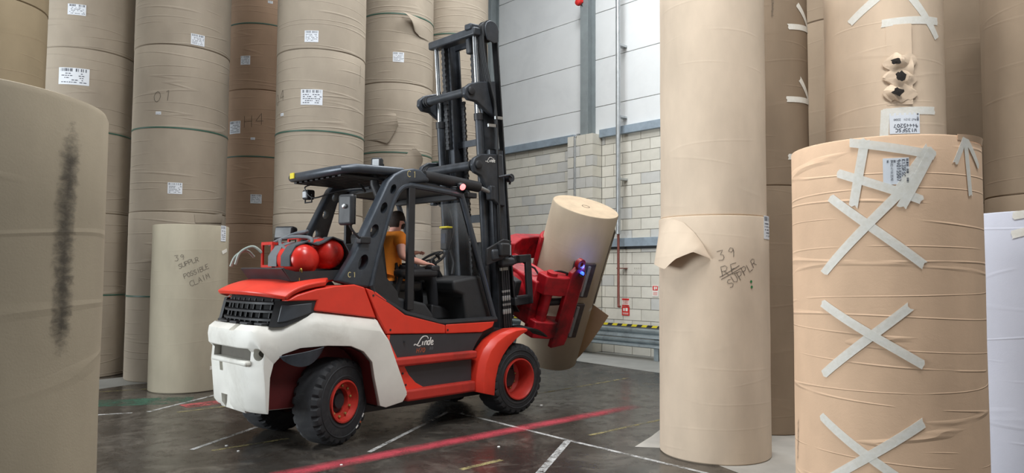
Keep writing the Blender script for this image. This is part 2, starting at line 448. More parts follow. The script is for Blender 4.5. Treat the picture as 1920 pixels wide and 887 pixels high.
marking((0.57, 7.11), (1.75, 5.84), 0.048, M_pw, 'worn white line towards the standing reel')
marking((0.57, 7.11), (0.0, 5.1), 0.07, M_pw, 'white line branching towards the viewer', 0.0025)
marking((-0.75, 8.5), (-1.30, 6.6), 0.048, M_pw, 'white line behind the rear wheel')
marking((-2.95, 6.65), (-2.70, 7.62), 0.048, M_pw, 'short white line at the truck tail')
marking((-4.25, 8.40), (-3.86, 9.90), 0.05, M_pw, 'white line below the short reel')
marking((-4.73, 8.21), (-4.40, 8.34), 0.048, M_pw, 'white dash near the left reel')
marking((-5.61, 9.75), (-4.9, 10.1), 0.05, M_py, 'faded yellow line by the tall reels')
marking((0.80, 7.33), (1.70, 8.13), 0.05, M_py, 'faded yellow line beside the standing reel')
marking((-2.75, 6.62), (-2.2, 7.12), 0.05, M_py, 'faded yellow dash by the rear wheel')
marking((-0.42, 6.04), (-0.08, 6.36), 0.06, M_py, 'short yellow dash in the foreground')
marking((0.3, 9.74), (1.87, 11.35), 0.05, M_py, 'yellow line ahead of the truck')
marking((-3.9, 8.38), (-3.3, 8.95), 0.05, M_py, 'faded yellow line left of the truck')
marking((-4.0, 8.75), (-3.3, 9.45), 0.28, M_pr2, 'faded red patch left of the truck', 0.0015)
marking((-5.2, 8.9), (-4.1, 9.2), 0.5, M_pg, 'faded green patch by the short reel', 0.001)
def patch_floor(name, pts, mat, lab, z=0.0012):
    me = bpy.data.meshes.new(name); me.from_pydata([(p[0], p[1], z) for p in pts], [], [tuple(range(len(pts)))])
    o = bpy.data.objects.new(name, me); col.objects.link(o); me.materials.append(mat); o.parent = fl; o['label'] = lab
M_pale = simple('pale_bare_concrete', (178, 174, 166), 0.75, 0, 0.12, 4)
pp = [ground(*q) for q in ((1190, 838), (1222, 818), (1245, 800), (1300, 772), (1420, 770), (1560, 772), (1640, 800), (1650, 900), (1480, 960), (1440, 940), (1400, 893), (1345, 872), (1290, 852), (1235, 840))]
patch_floor('floor_patch', pp, M_pale, 'pale bare concrete round the standing reels')
M_pale2 = simple('pale_swept_concrete', (150, 150, 146), 0.6, 0, 0.1, 3)
pp = [ground(*q) for q in ((1030, 690), (1075, 676), (1240, 700), (1320, 712), (1320, 680), (1240, 669), (1090, 657), (1000, 665))]
patch_floor('floor_strip', pp, M_pale2, 'pale concrete strip along the back wall')
pp = [ground(*q) for q in ((150, 735), (185, 712), (262, 704), (300, 703), (300, 716), (240, 722))]
patch_floor('floor_strip', pp, M_pale2, 'pale concrete strip at the foot of the tall reels')
# litter flecks on the floor
rnd = random.Random(4)
for q in ((425, 836), (447, 846), (1015, 760), (935, 838), (640, 872)):
    p = ground(*q); s = rnd.uniform(0.012, 0.03); MB().lathe([(s, 0.001), (s * 0.8, 0.006), (0.0, 0.008)], 7, p).build('paper_scrap', M_logo, fl)
# ------------------------------------------------------------------ back wall
WA = R(46.5)
W0 = Vector((2.23, 14.83, 0))
wb = MB().box(-14, 16, 0.012, 0.35, 0, 11).build('wall_back', M_mortar)
wb.location = W0; wb.rotation_euler = (0, 0, -WA)
tag(wb, kind='structure')
rnd = random.Random(11)
BL, BH, J = 0.465, 0.232, 0.012
blk = {}
def block_mesh(w, d, key, mat):
    k = (round(w, 3), round(d, 3), key)
    if k not in blk:
        b = MB().box(-w / 2 + J / 2, w / 2 - J / 2, -0.0, d, J / 2, BH - J / 2)
        me = b.mesh('block', smooth=False); me.materials.append(mat); blk[k] = me
    return blk[k]
bmats = [M_blockA, M_blockB, M_blockC]
def put_block(parent, x, z, w, d, y, key=None):
    i = rnd.choice([0, 0, 1, 2, 2]) if key is None else key
    o = bpy.data.objects.new('block', block_mesh(w, d, i, bmats[i])); col.objects.link(o); o.parent = parent
    o.location = (x, y + rnd.uniform(-0.002, 0.002), z)
S0, S1 = -4.3, 1.75
PIER0, PIER1 = -1.16, -0.44
for c in range(20):
    z = c * BH; off = (c % 2) * BL / 2
    x = S0 - off
    while x < S1:
        a, b = max(x, S0), min(x + BL, S1)
        for (lo, hi) in ((S0, PIER0), (PIER1, S1)):
            aa, bb = max(a, lo), min(b, hi)
            if bb - aa > 0.07: put_block(wb, (aa + bb) / 2, z, round(bb - aa, 2), 0.05, -0.008)
        x += BL
# courses beyond the stretch that shows: joined
m = MB()
for c in range(20):
    z = c * BH; off = (c % 2) * BL / 2
    for (lo, hi) in ((-13.9, S0), (S1, 15.9)):
        x = lo - off
        while x < hi:
            a, b = max(x, lo), min(x + BL, hi)
            if b - a > 0.07: m.box(a + J / 2, b - J / 2, -0.008, 0.05, z + J / 2, z + BH - J / 2)
            x += BL
o = m.build('block_courses', M_blockA, wb, smooth=False); o['kind'] = 'stuff'
# masonry pier with its own blocks
pier = MB().box(PIER0 + 0.01, PIER1 - 0.01, -0.29, 0.02, 0, 4.63).build('wall_pier', M_mortar, None)
pier.location = W0; pier.rotation_euler = (0, 0, -WA); tag(pier, kind='structure')
PD = 0.31
for c in range(20):
    z = c * BH
    if c % 2 == 0:
        cuts = [PIER0, PIER0 + 0.36, PIER1]
    else:
        cuts = [PIER0, PIER0 + 0.2, PIER0 + 0.52, PIER1]
    for a, b in zip(cuts, cuts[1:]):
        put_block(pier, (a + b) / 2, z, round(b - a, 3), 0.15 if c % 2 else 0.30, -PD)
    if c % 2: put_block(pier, PIER1 - 0.11, z, 0.22, 0.15, -PD + 0.158)
# cladding panels
cz = [4.63, 5.255, 6.29, 7.325, 8.36, 9.4, 10.4]
bays = [(-13.9, -8.2), (-8.2, -3.83), (-3.83, -0.62), (-0.62, 3.9), (3.9, 8.9), (8.9, 15.9)]
for i in range(6):
    for a, b in bays:
        p = MB().box(a + 0.004, b - 0.004, -0.02, 0.02, cz[i] + 0.006, cz[i + 1] - 0.006).build('cladding_panel', M_clad, wb, bevel=0.004, seg=1)
for a, b in ((-13.9, PIER0), (PIER1, 15.9)):
    q = MB().box(a, b, -0.10, 0.0, 4.56, 4.73).build('steel_rail', M_steelblue, wb, bevel=0.006)
q = MB().box(PIER1 + 0.02, 15.9, -0.09, 0.0, 2.21, 2.385).build('steel_rail', M_steelblue, wb, bevel=0.006)
q = MB().box(PIER1 + 0.02, 15.9, -0.03, 0.0, 2.16, 2.21).build('rail_shade_strip', M_barrierdark, wb)  # solid dark strip, put in as the shade under the rail
# steel columns (I section)
def steel_column(s, z0, name):
    m = MB()
    m.box(s - 0.10, s + 0.10, -0.30, -0.28, z0, 11); m.box(s - 0.10, s + 0.10, -0.045, -0.025, z0, 11); m.box(s - 0.007, s + 0.007, -0.28, -0.045, z0, 11)
    o = m.build(name, M_steelcol, wb)
    return o
steel_column(-0.70, 4.63, 'steel_column')
steel_column(-3.83, 0.0, 'steel_column')
steel_column(3.9, 0.0, 'steel_column')
m = MB().tube([(-0.86, -0.15, 4.65), (-0.86, -0.15, 11)], 0.022, 10)
m.build('cable_conduit', M_zinc, wb)
m = MB().tube([(-0.92, -PD - 0.03, 4.60), (-0.92, -PD - 0.03, 0.2)], 0.024, 10)
m.tube([(-0.92, -PD - 0.03, 4.60), (-0.90, -PD + 0.02, 4.66), (-0.86, -0.15, 4.68)], 0.024, 10)
m.build('cable_conduit', M_zinc, wb)
# alarm beacon on the column
al = empty('alarm_sounder'); al.parent = None
al.matrix_world = Matrix.Translation(W0) @ Matrix.Rotation(-WA, 4, 'Z') @ Matrix.Translation((-0.80, -0.33, 7.55))
tag(al, 'red alarm sounder on the grey steel column', 'alarm')
MB().lathe([(0.075, 0.0), (0.08, -0.03), (0.07, -0.07), (0.03, -0.09), (0, -0.092)], 20, (0, 0, 0), (0, 1, 0)).build('body', M_signred, al)
MB().box(-0.09, 0.09, 0.0, 0.03, -0.02, 0.12).build('back_box', M_signred, al, bevel=0.01)
MB().tube([(0.05, 0.02, -0.05), (0.09, 0.06, -0.2), (0.06, 0.1, -0.6), (0.06, 0.1, -2.8)], 0.008, 6).build('cable', M_blackhose, al)
# downpipe
dp = empty('downpipe')
dp.matrix_world = Matrix.Translation(W0) @ Matrix.Rotation(-WA, 4, 'Z') @ Matrix.Translation((0.19, -0.25, 0))
tag(dp, 'tall galvanised pipe with thin brown lower pipe on block wall', 'pipe')
MB().tube([(0, 0, 2.5), (0, 0, 11)], 0.048, 16).build('upper_pipe', M_zinc, dp)
MB().tube([(0, 0, 2.55), (0, 0, 1.03), (0.02, -0.02, 0.98), (0.06, -0.03, 0.98)], 0.026, 12).build('lower_pipe', M_rust, dp)
MB().lathe([(0.06, 2.46), (0.06, 2.54)], 16).build('collar', M_zinc, dp)
for z in (3.6, 4.9, 6.4):
    MB().box(-0.06, 0.06, 0.0, 0.25, z - 0.02, z + 0.02).build('bracket', M_zinc, dp)
MB().box(-0.05, 0.05, 0.0, 0.25, 1.75, 1.77).build('bracket', M_rust, dp)
# fire signs
def wall_thing(name, s, z, lab, cat):
    o = empty(name); o.matrix_world = Matrix.Translation(W0) @ Matrix.Rotation(-WA, 4, 'Z') @ Matrix.Translation((s, -0.012, z))
    return tag(o, lab, cat)
sg = wall_thing('fire_sign', 0.195, 0.98, 'red and white fire point sign below the brown pipe', 'sign')
MB().box(-0.095, 0.095, -0.008, 0, -0.19, -0.005).build('lower_plate', M_signred, sg)
MB().box(-0.095, 0.095, -0.008, 0, 0.0, 0.165).build('upper_plate', M_signwhite, sg)
MB().box(-0.09, 0.09, -0.011, -0.007, 0.125, 0.16).box(-0.09, 0.09, -0.011, -0.007, 0.004, 0.03).build('red_band', M_signred, sg)
m = MB()
for z in (0.05, 0.07, 0.09, 0.11): m.box(-0.075, 0.075, -0.0105, -0.007, z, z + 0.006)
m.build('small_print', M_signred, sg)
m = MB(); m.box(-0.06, -0.02, -0.011, -0.007, -0.10, -0.04); m.box(0.0, 0.055, -0.011, -0.007, -0.10, -0.035); m.box(-0.07, 0.07, -0.011, -0.007, -0.145, -0.135); m.box(-0.07, 0.07, -0.011, -0.007, -0.165, -0.158)
m.build('pictogram', M_signwhite, sg)
sg2 = wall_thing('fire_sign', 0.93, 1.20, 'small red and white extinguisher sign beside the standing reel', 'sign')
MB().box(-0.07, 0.07, -0.008, 0, 0.0, 0.22).build('plate', M_signwhite, sg2)
MB().box(-0.06, 0.06, -0.011, -0.007, 0.12, 0.21).build('red_panel', M_signred, sg2)
MB().box(-0.03, 0.0, -0.013, -0.01, 0.135, 0.195).box(0.012, 0.04, -0.013, -0.01, 0.145, 0.195).build('pictogram', M_signwhite, sg2)
m = MB()
for z in (0.03, 0.055, 0.08): m.box(-0.05, 0.05, -0.0105, -0.007, z, z + 0.008)
m.build('small_print', M_signred, sg2)
# small plate with fixings between the courses
m = MB()
for k in range(4):
    for j in range(2): m.box(0.42 + k * 0.05, 0.428 + k * 0.05, -0.016, -0.008, 1.66 + j * 0.1, 1.668 + j * 0.1)
m.build('wall_fixings', M_core, wb)
# crash barrier along the wall
cb = empty('crash_barrier'); cb.matrix_world = Matrix.Translation(W0) @ Matrix.Rotation(-WA, 4, 'Z')
tag(cb, 'steel crash barrier with striped edge in front of block wall', 'barrier')
BX0, BX1 = -3.2, 4.6
def beam(z0, z1, y):
    zc = (z0 + z1) / 2; h = (z1 - z0)
    prof = [(-0.02, z0), (-0.07, z0 + h * .12), (-0.07, z0 + h * .3), (-0.02, zc), (-0.07, z1 - h * .3), (-0.07, z1 - h * .12), (-0.02, z1), (0.0, z1), (-0.045, z1 - h * .2), (0.0, zc), (-0.045, z0 + h * .2), (0, z0)]
    m = MB(); n = len(prof)
    vs = [(x, y + a, z) for x in (BX0, BX1) for a, z in prof]
    m.add(vs, [tuple(range(n)), tuple(range(2 * n - 1, n - 1, -1))] + [(i, (i + 1) % n, (i + 1) % n + n, i + n) for i in range(n)])
    return m
beam(0.40, 0.60, -0.55).build('upper_beam', M_barrier, cb, angle=60)
beam(0.24, 0.40, -0.60).build('lower_beam', M_barrier, cb, angle=60)
MB().box(BX0, BX1, -0.56, -0.40, 0.56, 0.61).build('cap_rail', M_barrierdark, cb)
for i, x in enumerate([-2.6, -0.66, 1.3, 3.2]):
    MB().box(x - 0.05, x + 0.05, -0.53, -0.40, 0, 0.6).build('post', M_barrier, cb)
ty, tk = MB(), MB()
x = BX0; i = 0
while x < BX1 - 0.2:
    (ty if i % 2 == 0 else tk).prism([(x, 0.612), (x + 0.12, 0.612), (x + 0.16, 0.655), (x + 0.04, 0.655)], -0.43, -0.42)
    x += 0.12; i += 1
ty.build('yellow_stripes', M_yellow, cb, smooth=False); tk.build('black_stripes', M_black, cb, smooth=False)
# plain side wall of the hall far behind the tall reels
M_hall = simple('hall_sheeting', (168, 170, 172), 0.6, 0, 0.04, 1.5)
for nm, bx in (('wall_left', (-14.3, -14.0, -24, 0.35, 0, 11)), ('wall_right', (16.0, 16.3, -24, 0.35, 0, 11)), ('ceiling', (-14.3, 16.3, -24.3, 0.35, 11.0, 11.2))):
    w_ = MB().box(*bx).build(nm, M_hall); w_.location = W0; w_.rotation_euler = (0, 0, -WA); tag(w_, kind='structure')

# end wall behind the viewer with its open loading door
DX = (Vector((-18.4, 1.55, 0)) - W0).dot(Vector((math.cos(WA), -math.sin(WA), 0)))
m = MB().box(-14.3, DX - 4.6, -24.3, -24.0, 0, 11).box(DX + 4.6, 16.3, -24.3, -24.0, 0, 11).box(DX - 4.6, DX + 4.6, -24.3, -24.0, 5.6, 11)
w_ = m.build('wall_front', M_hall); w_.location = W0; w_.rotation_euler = (0, 0, -WA); tag(w_, kind='structure')
# ------------------------------------------------------------------ paper reels
P_back = paper_mat('kraft_paper_back', (166, 154, 138), 0.8, 5.4, 1.0)
P_back2 = paper_mat('kraft_paper_back_tan', (168, 156, 140), 0.8, 5.4, 4.0)
P_brown = paper_mat('kraft_paper_brown', (170, 142, 118), 0.6, 4.6, 7.0)
P_pale = paper_mat('kraft_paper_pale', (176, 167, 147), 0.10, 3.0, 2.0)
P_ctr = paper_mat('kraft_paper_smooth', (212, 193, 171), 0.08, 3.0, 3.0)
P_ctr2 = paper_mat('kraft_paper_smooth_warm', (214, 195, 173), 0.10, 3.0, 6.0)
P_front = paper_mat('kraft_paper_orange', (230, 195, 163), 0.8, 7.2, 12.0)
P_up = paper_mat('kraft_paper_peach', (216, 193, 168), 0.16, 4.0, 9.0)
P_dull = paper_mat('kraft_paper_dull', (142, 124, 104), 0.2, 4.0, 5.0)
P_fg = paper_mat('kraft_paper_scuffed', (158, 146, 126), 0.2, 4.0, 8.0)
P_c0 = paper_mat('kraft_paper_far_left', (150, 134, 108), 0.2, 4.0, 15.0)
P_white = paper_mat('white_wrap', (206, 208, 220), 0.25, 4.0, 10.0, 0.04)
P_end = simple('reel_end_grain', (206, 184, 156), 0.9, 0, 0.12, 5, 0.2)
REELS = []
class Reel: pass
def reel(cx, cy, r, z0, h, mat, lab, group=None, strap=False, seg=96, soft=0.012):
    m = MB()
    prof = [(r - soft, 0.0), (r, soft)]
    n = 6
    for i in range(1, n): prof.append((r + 0.0015 * math.sin(i * 2.3 + cx * 7), soft + (h - 2 * soft) * i / n))
    prof += [(r, h - soft), (r - soft * 0.3, h - soft * 0.25), (r - soft, h), (0.09, h - 0.002), (0.06, h - 0.002), (0.06, h - 0.15), (0.0, h - 0.15)]
    m.lathe(prof, seg)
    o = m.build('paper_reel', mat, angle=40)
    o.location = (cx, cy, z0)
    tag(o, lab, 'paper reel', group)
    q = Reel(); q.o = o; q.cx = cx; q.cy = cy; q.r = r; q.z0 = z0; q.h = h
    if strap:
        MB().lathe([(r + 0.0, h / 2 - 0.012), (r + 0.006, h / 2 - 0.011), (r + 0.006, h / 2 + 0.011), (r + 0.0, h / 2 + 0.012)], seg, close=True).build('strap', M_green, o)
    REELS.append(q)
    return q
def on(q, px, py):
    d = ray(px, py); ox, oy = CAM.x - q.cx, CAM.y - q.cy
    a = d.x * d.x + d.y * d.y; b = 2 * (ox * d.x + oy * d.y); c = ox * ox + oy * oy - q.r * q.r
    disc = max(0.0, b * b - 4 * a * c); t = (-b - math.sqrt(disc)) / (2 * a)
    p = CAM + d * t
    return q.r * math.atan2(p.x - q.cx, -(p.y - q.cy)), p.z - q.z0
def mapper(q, off):
    def f(s, z):
        a = s / q.r; return ((q.r + off) * math.sin(a), -(q.r + off) * math.cos(a), z)
    return f
def sticker(q, px, py, w, h, ang=0.0, lines=(), mat=None, name='label', bars=True, seed=0):
    s0, z0 = on(q, px, py); f = mapper(q, 0.004); mat = mat or M_label
    R2 = lambda u, v: rot2((u, v), ang, (s0, z0))
    o = MB().sheet(lambda u, v: f(*R2((u - .5) * w, (v - .5) * h)), 6, 4, 0.003).build(name, mat, q.o)
    m = MB(); g = mapper(q, 0.0055); rr = random.Random(seed)
    if bars:
        x = -w * .42
        while x < w * .42:
            bw = rr.uniform(.004, .012) * max(1, w / .25)
            if rr.random() < .82 and not (-.04 * w < x < .04 * w):
                ribbon2d(m, [R2(x, h * .46), R2(x, h * .28)], bw * .6, g)
            x += bw * 1.3
    for (txt, u, v, hh, sw) in lines:
        st, L = strokes(txt, hh * h, 0.22)
        for p in st: ribbon2d(m, [R2(u * w + a, v * h + b) for a, b in p], sw * h, g, 0.05)
    if not lines:
        for k in range(5):
            v = h * (.16 - .13 * k); x = -w * .4
            while x < w * .38:
                L = rr.uniform(.03, .1) * w
                if rr.random() < .65: ribbon2d(m, [R2(x, v), R2(x + L, v)], h * .045, g)
                x += L + .03 * w
    tag(m.build('label_print', M_ink, o, smooth=False), kind='stuff')
    return o
def writing(q, px, py, txt, h, ang, w=0.008, slant=0.1, gap=0.35, seed=1, mat=None):
    s0, z0 = on(q, px, py); g = mapper(q, 0.0035); m = MB(); rr = random.Random(seed)
    st, L = strokes(txt, h, gap, slant, 0.10, rr)
    for p in st: ribbon2d(m, [rot2(a, ang, (s0, z0)) for a in p], w * .75, g, 0.02)
    return tag(m.build('handwriting', mat or M_pen, q.o, smooth=False), kind='stuff')
def tape(q, a, b, w=0.05, off=0.004):
    (s0, z0), (s1, z1) = on(q, *a), on(q, *b)
    d = Vector((s1 - s0, z1 - z0)); L = d.length; d /= L; n = Vector((-d.y, d.x)); f = mapper(q, off)
    rr = random.Random(int(a[0] * 7 + b[1]))
    k = max(4, int(L / 0.04))
    def fn(u, v):
        e = 0.0
        if u == 0 or u == 1: e = (0.5 - rr.random()) * 0.02
        p = Vector((s0, z0)) + d * (u * L + e) + n * ((v - .5) * w)
        return f(p.x, p.y)
    return MB().sheet(fn, k, 3, 0.0012).build('tape_strip', M_tape, q.o)

GB = 'tall reel stacks behind the truck'
def stack(cx, cy, r, h, n, mats, name, tops, strap=True, group=None, z0=0.0):
    out = []
    for i in range(n):
        out.append(reel(cx, cy, r - (0.004 if i % 2 else 0), z0 + i * h, h - 0.003, mats[i % len(mats)], name % tops[i], group, strap))
    return out
T3 = ['bottom', 'middle', 'top']; T2 = ['bottom', 'upper']
H = 2.54
c1 = stack(-6.94, 11.42, 0.70, H, 3, [P_back], 'tall brown reel, %s of the leftmost full stack at the back', T3)
c2 = stack(-5.31, 11.26, 0.70, H, 3, [P_back], 'tall brown reel with 01 stack behind short reel, %s one', T3)
c3 = stack(-4.96, 13.90, 0.70, H, 3, [P_brown], 'darker brown reel set back in the gap, %s of stack marked H4', T3)
c4 = stack(-3.13, 11.44, 0.70, H, 3, [P_back2], 'tan reel of stack marked 04 behind the cab guard, %s one', T3)
c5 = stack(-2.23, 13.35, 0.70, H, 3, [P_back2], 'tan reel with torn wrapping behind the mast, %s of its stack', T3)
c6 = stack(-1.22, 14.42, 0.70, H, 3, [P_back2], 'tan reel against the white wall panels behind mast, %s of stack', T3)
c0 = stack(-6.94, 9.15, 0.70, H, 3, [P_c0], 'dull brown reel at far left edge behind foreground reel, %s one', T3, strap=False)
short = reel(-4.58, 10.12, 0.50, 0, 2.29, P_pale, 'short pale reel with claim handwriting standing at the truck tail')
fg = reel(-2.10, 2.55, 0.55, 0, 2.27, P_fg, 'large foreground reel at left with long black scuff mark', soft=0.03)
ctr = reel(1.90, 6.70, 0.50, 0, 2.17, P_ctr, 'smooth reel with torn curled flap standing on pale concrete')
ctr2 = reel(1.90, 6.70, 0.482, 2.17, 2.35, P_ctr2, 'smooth plain reel stacked on the one with curled flap')
fr = reel(2.42, 4.62, 0.55, 0, 2.47, P_front, 'orange-brown foreground reel with white tape crosses and arrow')
ur = reel(3.83, 7.25, 0.55, 2.33, 2.35, P_up, 'peach reel with burnt hole in wrap, on top of hidden reel')
url = reel(3.83, 7.25, 0.55, 0, 2.33, P_up, 'reel hidden behind the taped foreground reel, carrying the burnt one')
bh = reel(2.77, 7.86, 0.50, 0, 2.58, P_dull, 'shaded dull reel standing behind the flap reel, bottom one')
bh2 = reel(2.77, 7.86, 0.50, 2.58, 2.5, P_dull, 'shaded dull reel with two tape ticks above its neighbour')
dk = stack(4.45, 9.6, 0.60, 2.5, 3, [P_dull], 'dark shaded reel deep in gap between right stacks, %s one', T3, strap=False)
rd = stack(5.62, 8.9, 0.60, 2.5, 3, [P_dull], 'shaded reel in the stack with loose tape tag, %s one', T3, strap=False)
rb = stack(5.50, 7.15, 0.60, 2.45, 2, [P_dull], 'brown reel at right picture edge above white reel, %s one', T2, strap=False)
wh = reel(4.20, 5.62, 0.50, 0, 2.14, P_white, 'white wrapped reel at the right edge of picture')

# labels and writing on the reels
for q, px, py, w, h in [(c1[2], 144, 18, .25, .17), (c1[1], 138, 143, .42, .26), (c2[1], 371, 75, .20, .17), (c2[0] if False else c2[1], 328, 353, .20, .17),
                        (c3[1], 460, 113, .19, .17), (c3[1], 440, 239, .26, .24), (c3[0] if False else c3[1], 480, 373, .20, .17), (c3[0], 428, 560, .09, .24), (c3[2], 507, 4, .09, .05),
                        (c4[2], 584, 68, .21, .18), (c4[1], 584, 182, .33, .24), (c5[1], 747, 107, .20, .18), (short, 419, 438, .12, .22), (ctr, 1438, 427, .16, .21)]:
    z = on(q, px, py)[1]
    tgt = q
    for st in (c1, c2, c3, c4, c5):
        if q in st:
            for k in st:
                zz = on(k, px, py)[1]
                if 0 <= zz <= k.h: tgt = k
    sticker(tgt, px, py, w, h, seed=int(px + py))
def tgt_of(st, px, py):
    for k in st:
        if 0 <= on(k, px, py)[1] <= k.h: return k
    return st[0]
for st, px, py in ((c2, 297, 212), (c3, 474, 260), (c4, 529, 215), (c2, 480, 148)):
    if px > 430 and st is c2: continue
    sticker(tgt_of(st, px, py), px, py, .08, .045, bars=False, seed=px)
writing(tgt_of(c2, 288, 188), 288, 190, '01', .16, 0, .008)
writing(tgt_of(c3, 458, 240), 458, 238, 'H4', .22, 0.1, .010)
writing(tgt_of(c4, 521, 190), 519, 199, '04', .17, 0.15, .008)
writing(c3[0], 431, 540, 'KGS', .10, 0.1, .007)
writing(short, 328, 491, '39', .075, 0.2, .006, seed=2)
writing(short, 336, 504, 'SUPPLR', .062, 0.42, .006, gap=.12, seed=3)
writing(short, 346, 522, 'POSSIBLE', .062, 0.42, .006, gap=.08, seed=4)
writing(short, 358, 538, 'CLAIM', .075, 0.45, .006, gap=.14, seed=5)
writing(ctr, 1348, 491, '39', .085, 0.3, .006, gap=.5, seed=6)
writing(ctr, 1355, 518, 'RE', .085, 0.3, .006, gap=.4, seed=7)
g = mapper(ctr, .0035); m = MB()
for a, b in (((1349, 520), (1386, 498)), ((1352, 524), (1390, 502))):
    ribbon2d(m, [on(ctr, *a), on(ctr, *b)], .005, g)
m.build('crossing_out', M_pen, ctr.o, smooth=False)
writing(ctr, 1369, 540, 'SUPPLR', .07, 0.66, .006, gap=.22, seed=8)
for px, py in ((1408, 528), (1409, 538)):
    s0, z0 = on(ctr, px, py); f = mapper(ctr, .004)
    MB().add([f(s0, z0)] + [f(s0 + .012 * math.cos(k * math.pi / 8), z0 + .012 * math.sin(k * math.pi / 8)) for k in range(16)], [(0, k + 1, (k + 1) % 16 + 1) for k in range(16)]).build('green_dot', M_greendot, ctr.o)
for a, b in (((416, 474), (425, 469)), ((412, 597), (426, 586)), ((394, 690), (425, 680))):
    tape(short, a, b, .05)
# print on the foreground labels
sticker(fr, 1680, 321, .155, .135, R(-90), [], name='label')
lb = fr.o.children[-1]
def print_lines(q, px, py, ang, rows, name='label_print', parent=None):
    s0, z0 = on(q, px, py); g = mapper(q, 0.0062); m = MB()
    for (txt, u, v, hh, sw) in rows:
        st, L = strokes(txt, hh, 0.24)
        for p in st: ribbon2d(m, [rot2((u + a, v + b), ang, (s0, z0)) for a, b in p], sw, g, 0.03)
    return tag(m.build(name, M_ink, parent, smooth=False), kind='stuff')
for o in list(lb.children): bpy.data.objects.remove(o)
print_lines(fr, 1680, 321, R(-90), [('K135FSC', -.066, .030, .017, .0035), ('94015507', -.068, .004, .019, .0038), ('2102', -.064, -.028, .011, .002), ('4718', -.022, -.028, .011, .002), ('2590', .02, -.028, .011, .002)], parent=lb)
s0, z0 = on(fr, 1680, 321); g = mapper(fr, .0062); m = MB(); rr = random.Random(3)
x = -.07
while x < .07:
    bw = rr.uniform(.002, .006)
    if rr.random() < .7: ribbon2d(m, [rot2((x, .064), R(-90), (s0, z0)), rot2((x, .053), R(-90), (s0, z0))], bw, g)
    x += bw * 1.5
x = -.045
while x < .0:
    bw = rr.uniform(.002, .004)
    if rr.random() < .8: ribbon2d(m, [rot2((-.065, x), R(-90), (s0, z0)), rot2((-.05, x), R(-90), (s0, z0))], bw, g)
    x += bw * 1.5
tag(m.build('barcode', M_ink, lb, smooth=False), kind='stuff')
lb2 = sticker(ur, 1697, 231, .27, .20, R(180), [], name='label')
for o in list(lb2.children): bpy.data.objects.remove(o)
print_lines(ur, 1697, 231, R(180), [('W135FSC', -.10, .052, .032, .006), ('94445207', -.115, .008, .032, .006), ('PAT', -.10, -.045, .018, .003), ('2121', -.045, -.045, .018, .003), ('2200', .04, -.045, .018, .003)], parent=lb2)
s0, z0 = on(ur, 1697, 231); g = mapper(ur, .0062); m = MB(); y = -.09
while y < -.01:
    bw = rr.uniform(.003, .007)
    if rr.random() < .75: ribbon2d(m, [rot2((-.125, y), R(180), (s0, z0)), rot2((-.108, y), R(180), (s0, z0))], bw, g)
    y += bw * 1.5
tag(m.build('barcode', M_ink, lb2, smooth=False), kind='stuff')
# tape on the right reels
for a, b in (((1593, 268), (1752, 292)), ((1622, 262), (1600, 388)), ((1572, 325), (1730, 376)), ((1748, 280), (1690, 388)), ((1742, 275), (1682, 360)), ((1718, 330), (1546, 512)), ((1557, 370), (1732, 497)),
             ((1543, 568), (1730, 684)), ((1706, 575), (1545, 702)), ((1541, 780), (1690, 900)), ((1732, 792), (1545, 905)), ((1808, 257), (1818, 366)), ((1808, 258), (1790, 306)), ((1808, 258), (1833, 314))):
    tape(fr, a, b, .036 if a[0] == 1808 else .052, 0.004 + 0.0006 * (a[0] % 5))
for a, b in (((1593, 45), (1650, -8)), ((1704, -10), (1756, 72)), ((1652, 45), (1757, 41)), ((1655, 212), (1752, 208)), ((1660, 205), (1657, 265))):
    tape(ur, a, b, .075)
for a, b in (((1494, 8), (1521, 62)), ((1477, 50), (1523, 58)), ((1499, 148), (1523, 200)), ((1475, 186), (1522, 193)), ((1478, 294), (1492, 294))):
    tape(bh2, a, b, .06)
MB().sheet(lambda u, v: (lambda s, z: ((.6 + .004 + .06 * u * u) * math.sin(s), -(.6 + .004 + .06 * u * u) * math.cos(s), z))(.15 + .22 * u, .78 + .32 * v * (1 if u < .5 else 1) - .1 * u), 6, 6, .001).build('tape_tag', M_tape, rd[1].o)
tape(wh, (1899, 405), (1930, 400), .06); tape(wh, (1899, 440), (1930, 432), .06)
# scuffs: patches of rubbed black with ragged alpha
def scuff_mat(name, rgb, cover, sx, sz, maxa=0.85, feather=0.5):
    t = NT(name); uv = t.add('ShaderNodeTexCoord').outputs['UV']; sp = t.add('ShaderNodeSeparateXYZ'); t.link(uv, sp.inputs[0])
    n = t.noise(t.vec(t.math('MULTIPLY', sp.outputs[0], sx), t.math('MULTIPLY', sp.outputs[1], sz), 0.0), 1.0, 7, 0.7, 0.4)
    eu = t.math('SUBTRACT', 1.0, t.math('MULTIPLY', t.math('ABSOLUTE', t.math('SUBTRACT', sp.outputs[0], 0.5)), 2.0))
    ev = t.math('SUBTRACT', 1.0, t.math('MULTIPLY', t.math('ABSOLUTE', t.math('SUBTRACT', sp.outputs[1], 0.5)), 2.0))
    e = t.math('MULTIPLY', t.math('POWER', eu, 0.7), t.math('MULTIPLY', ev, 2.5, clamp=True))
    a = t.math('MULTIPLY', t.ramp(t.math('ADD', t.math('MULTIPLY', n, 0.7), t.math('MULTIPLY', e, 0.45)), [(cover, (0, 0, 0)), (cover + 0.28, (1, 1, 1))]), maxa)
    t.set(color=s2l(rgb), rough=0.8, alpha=a)
    return t.m
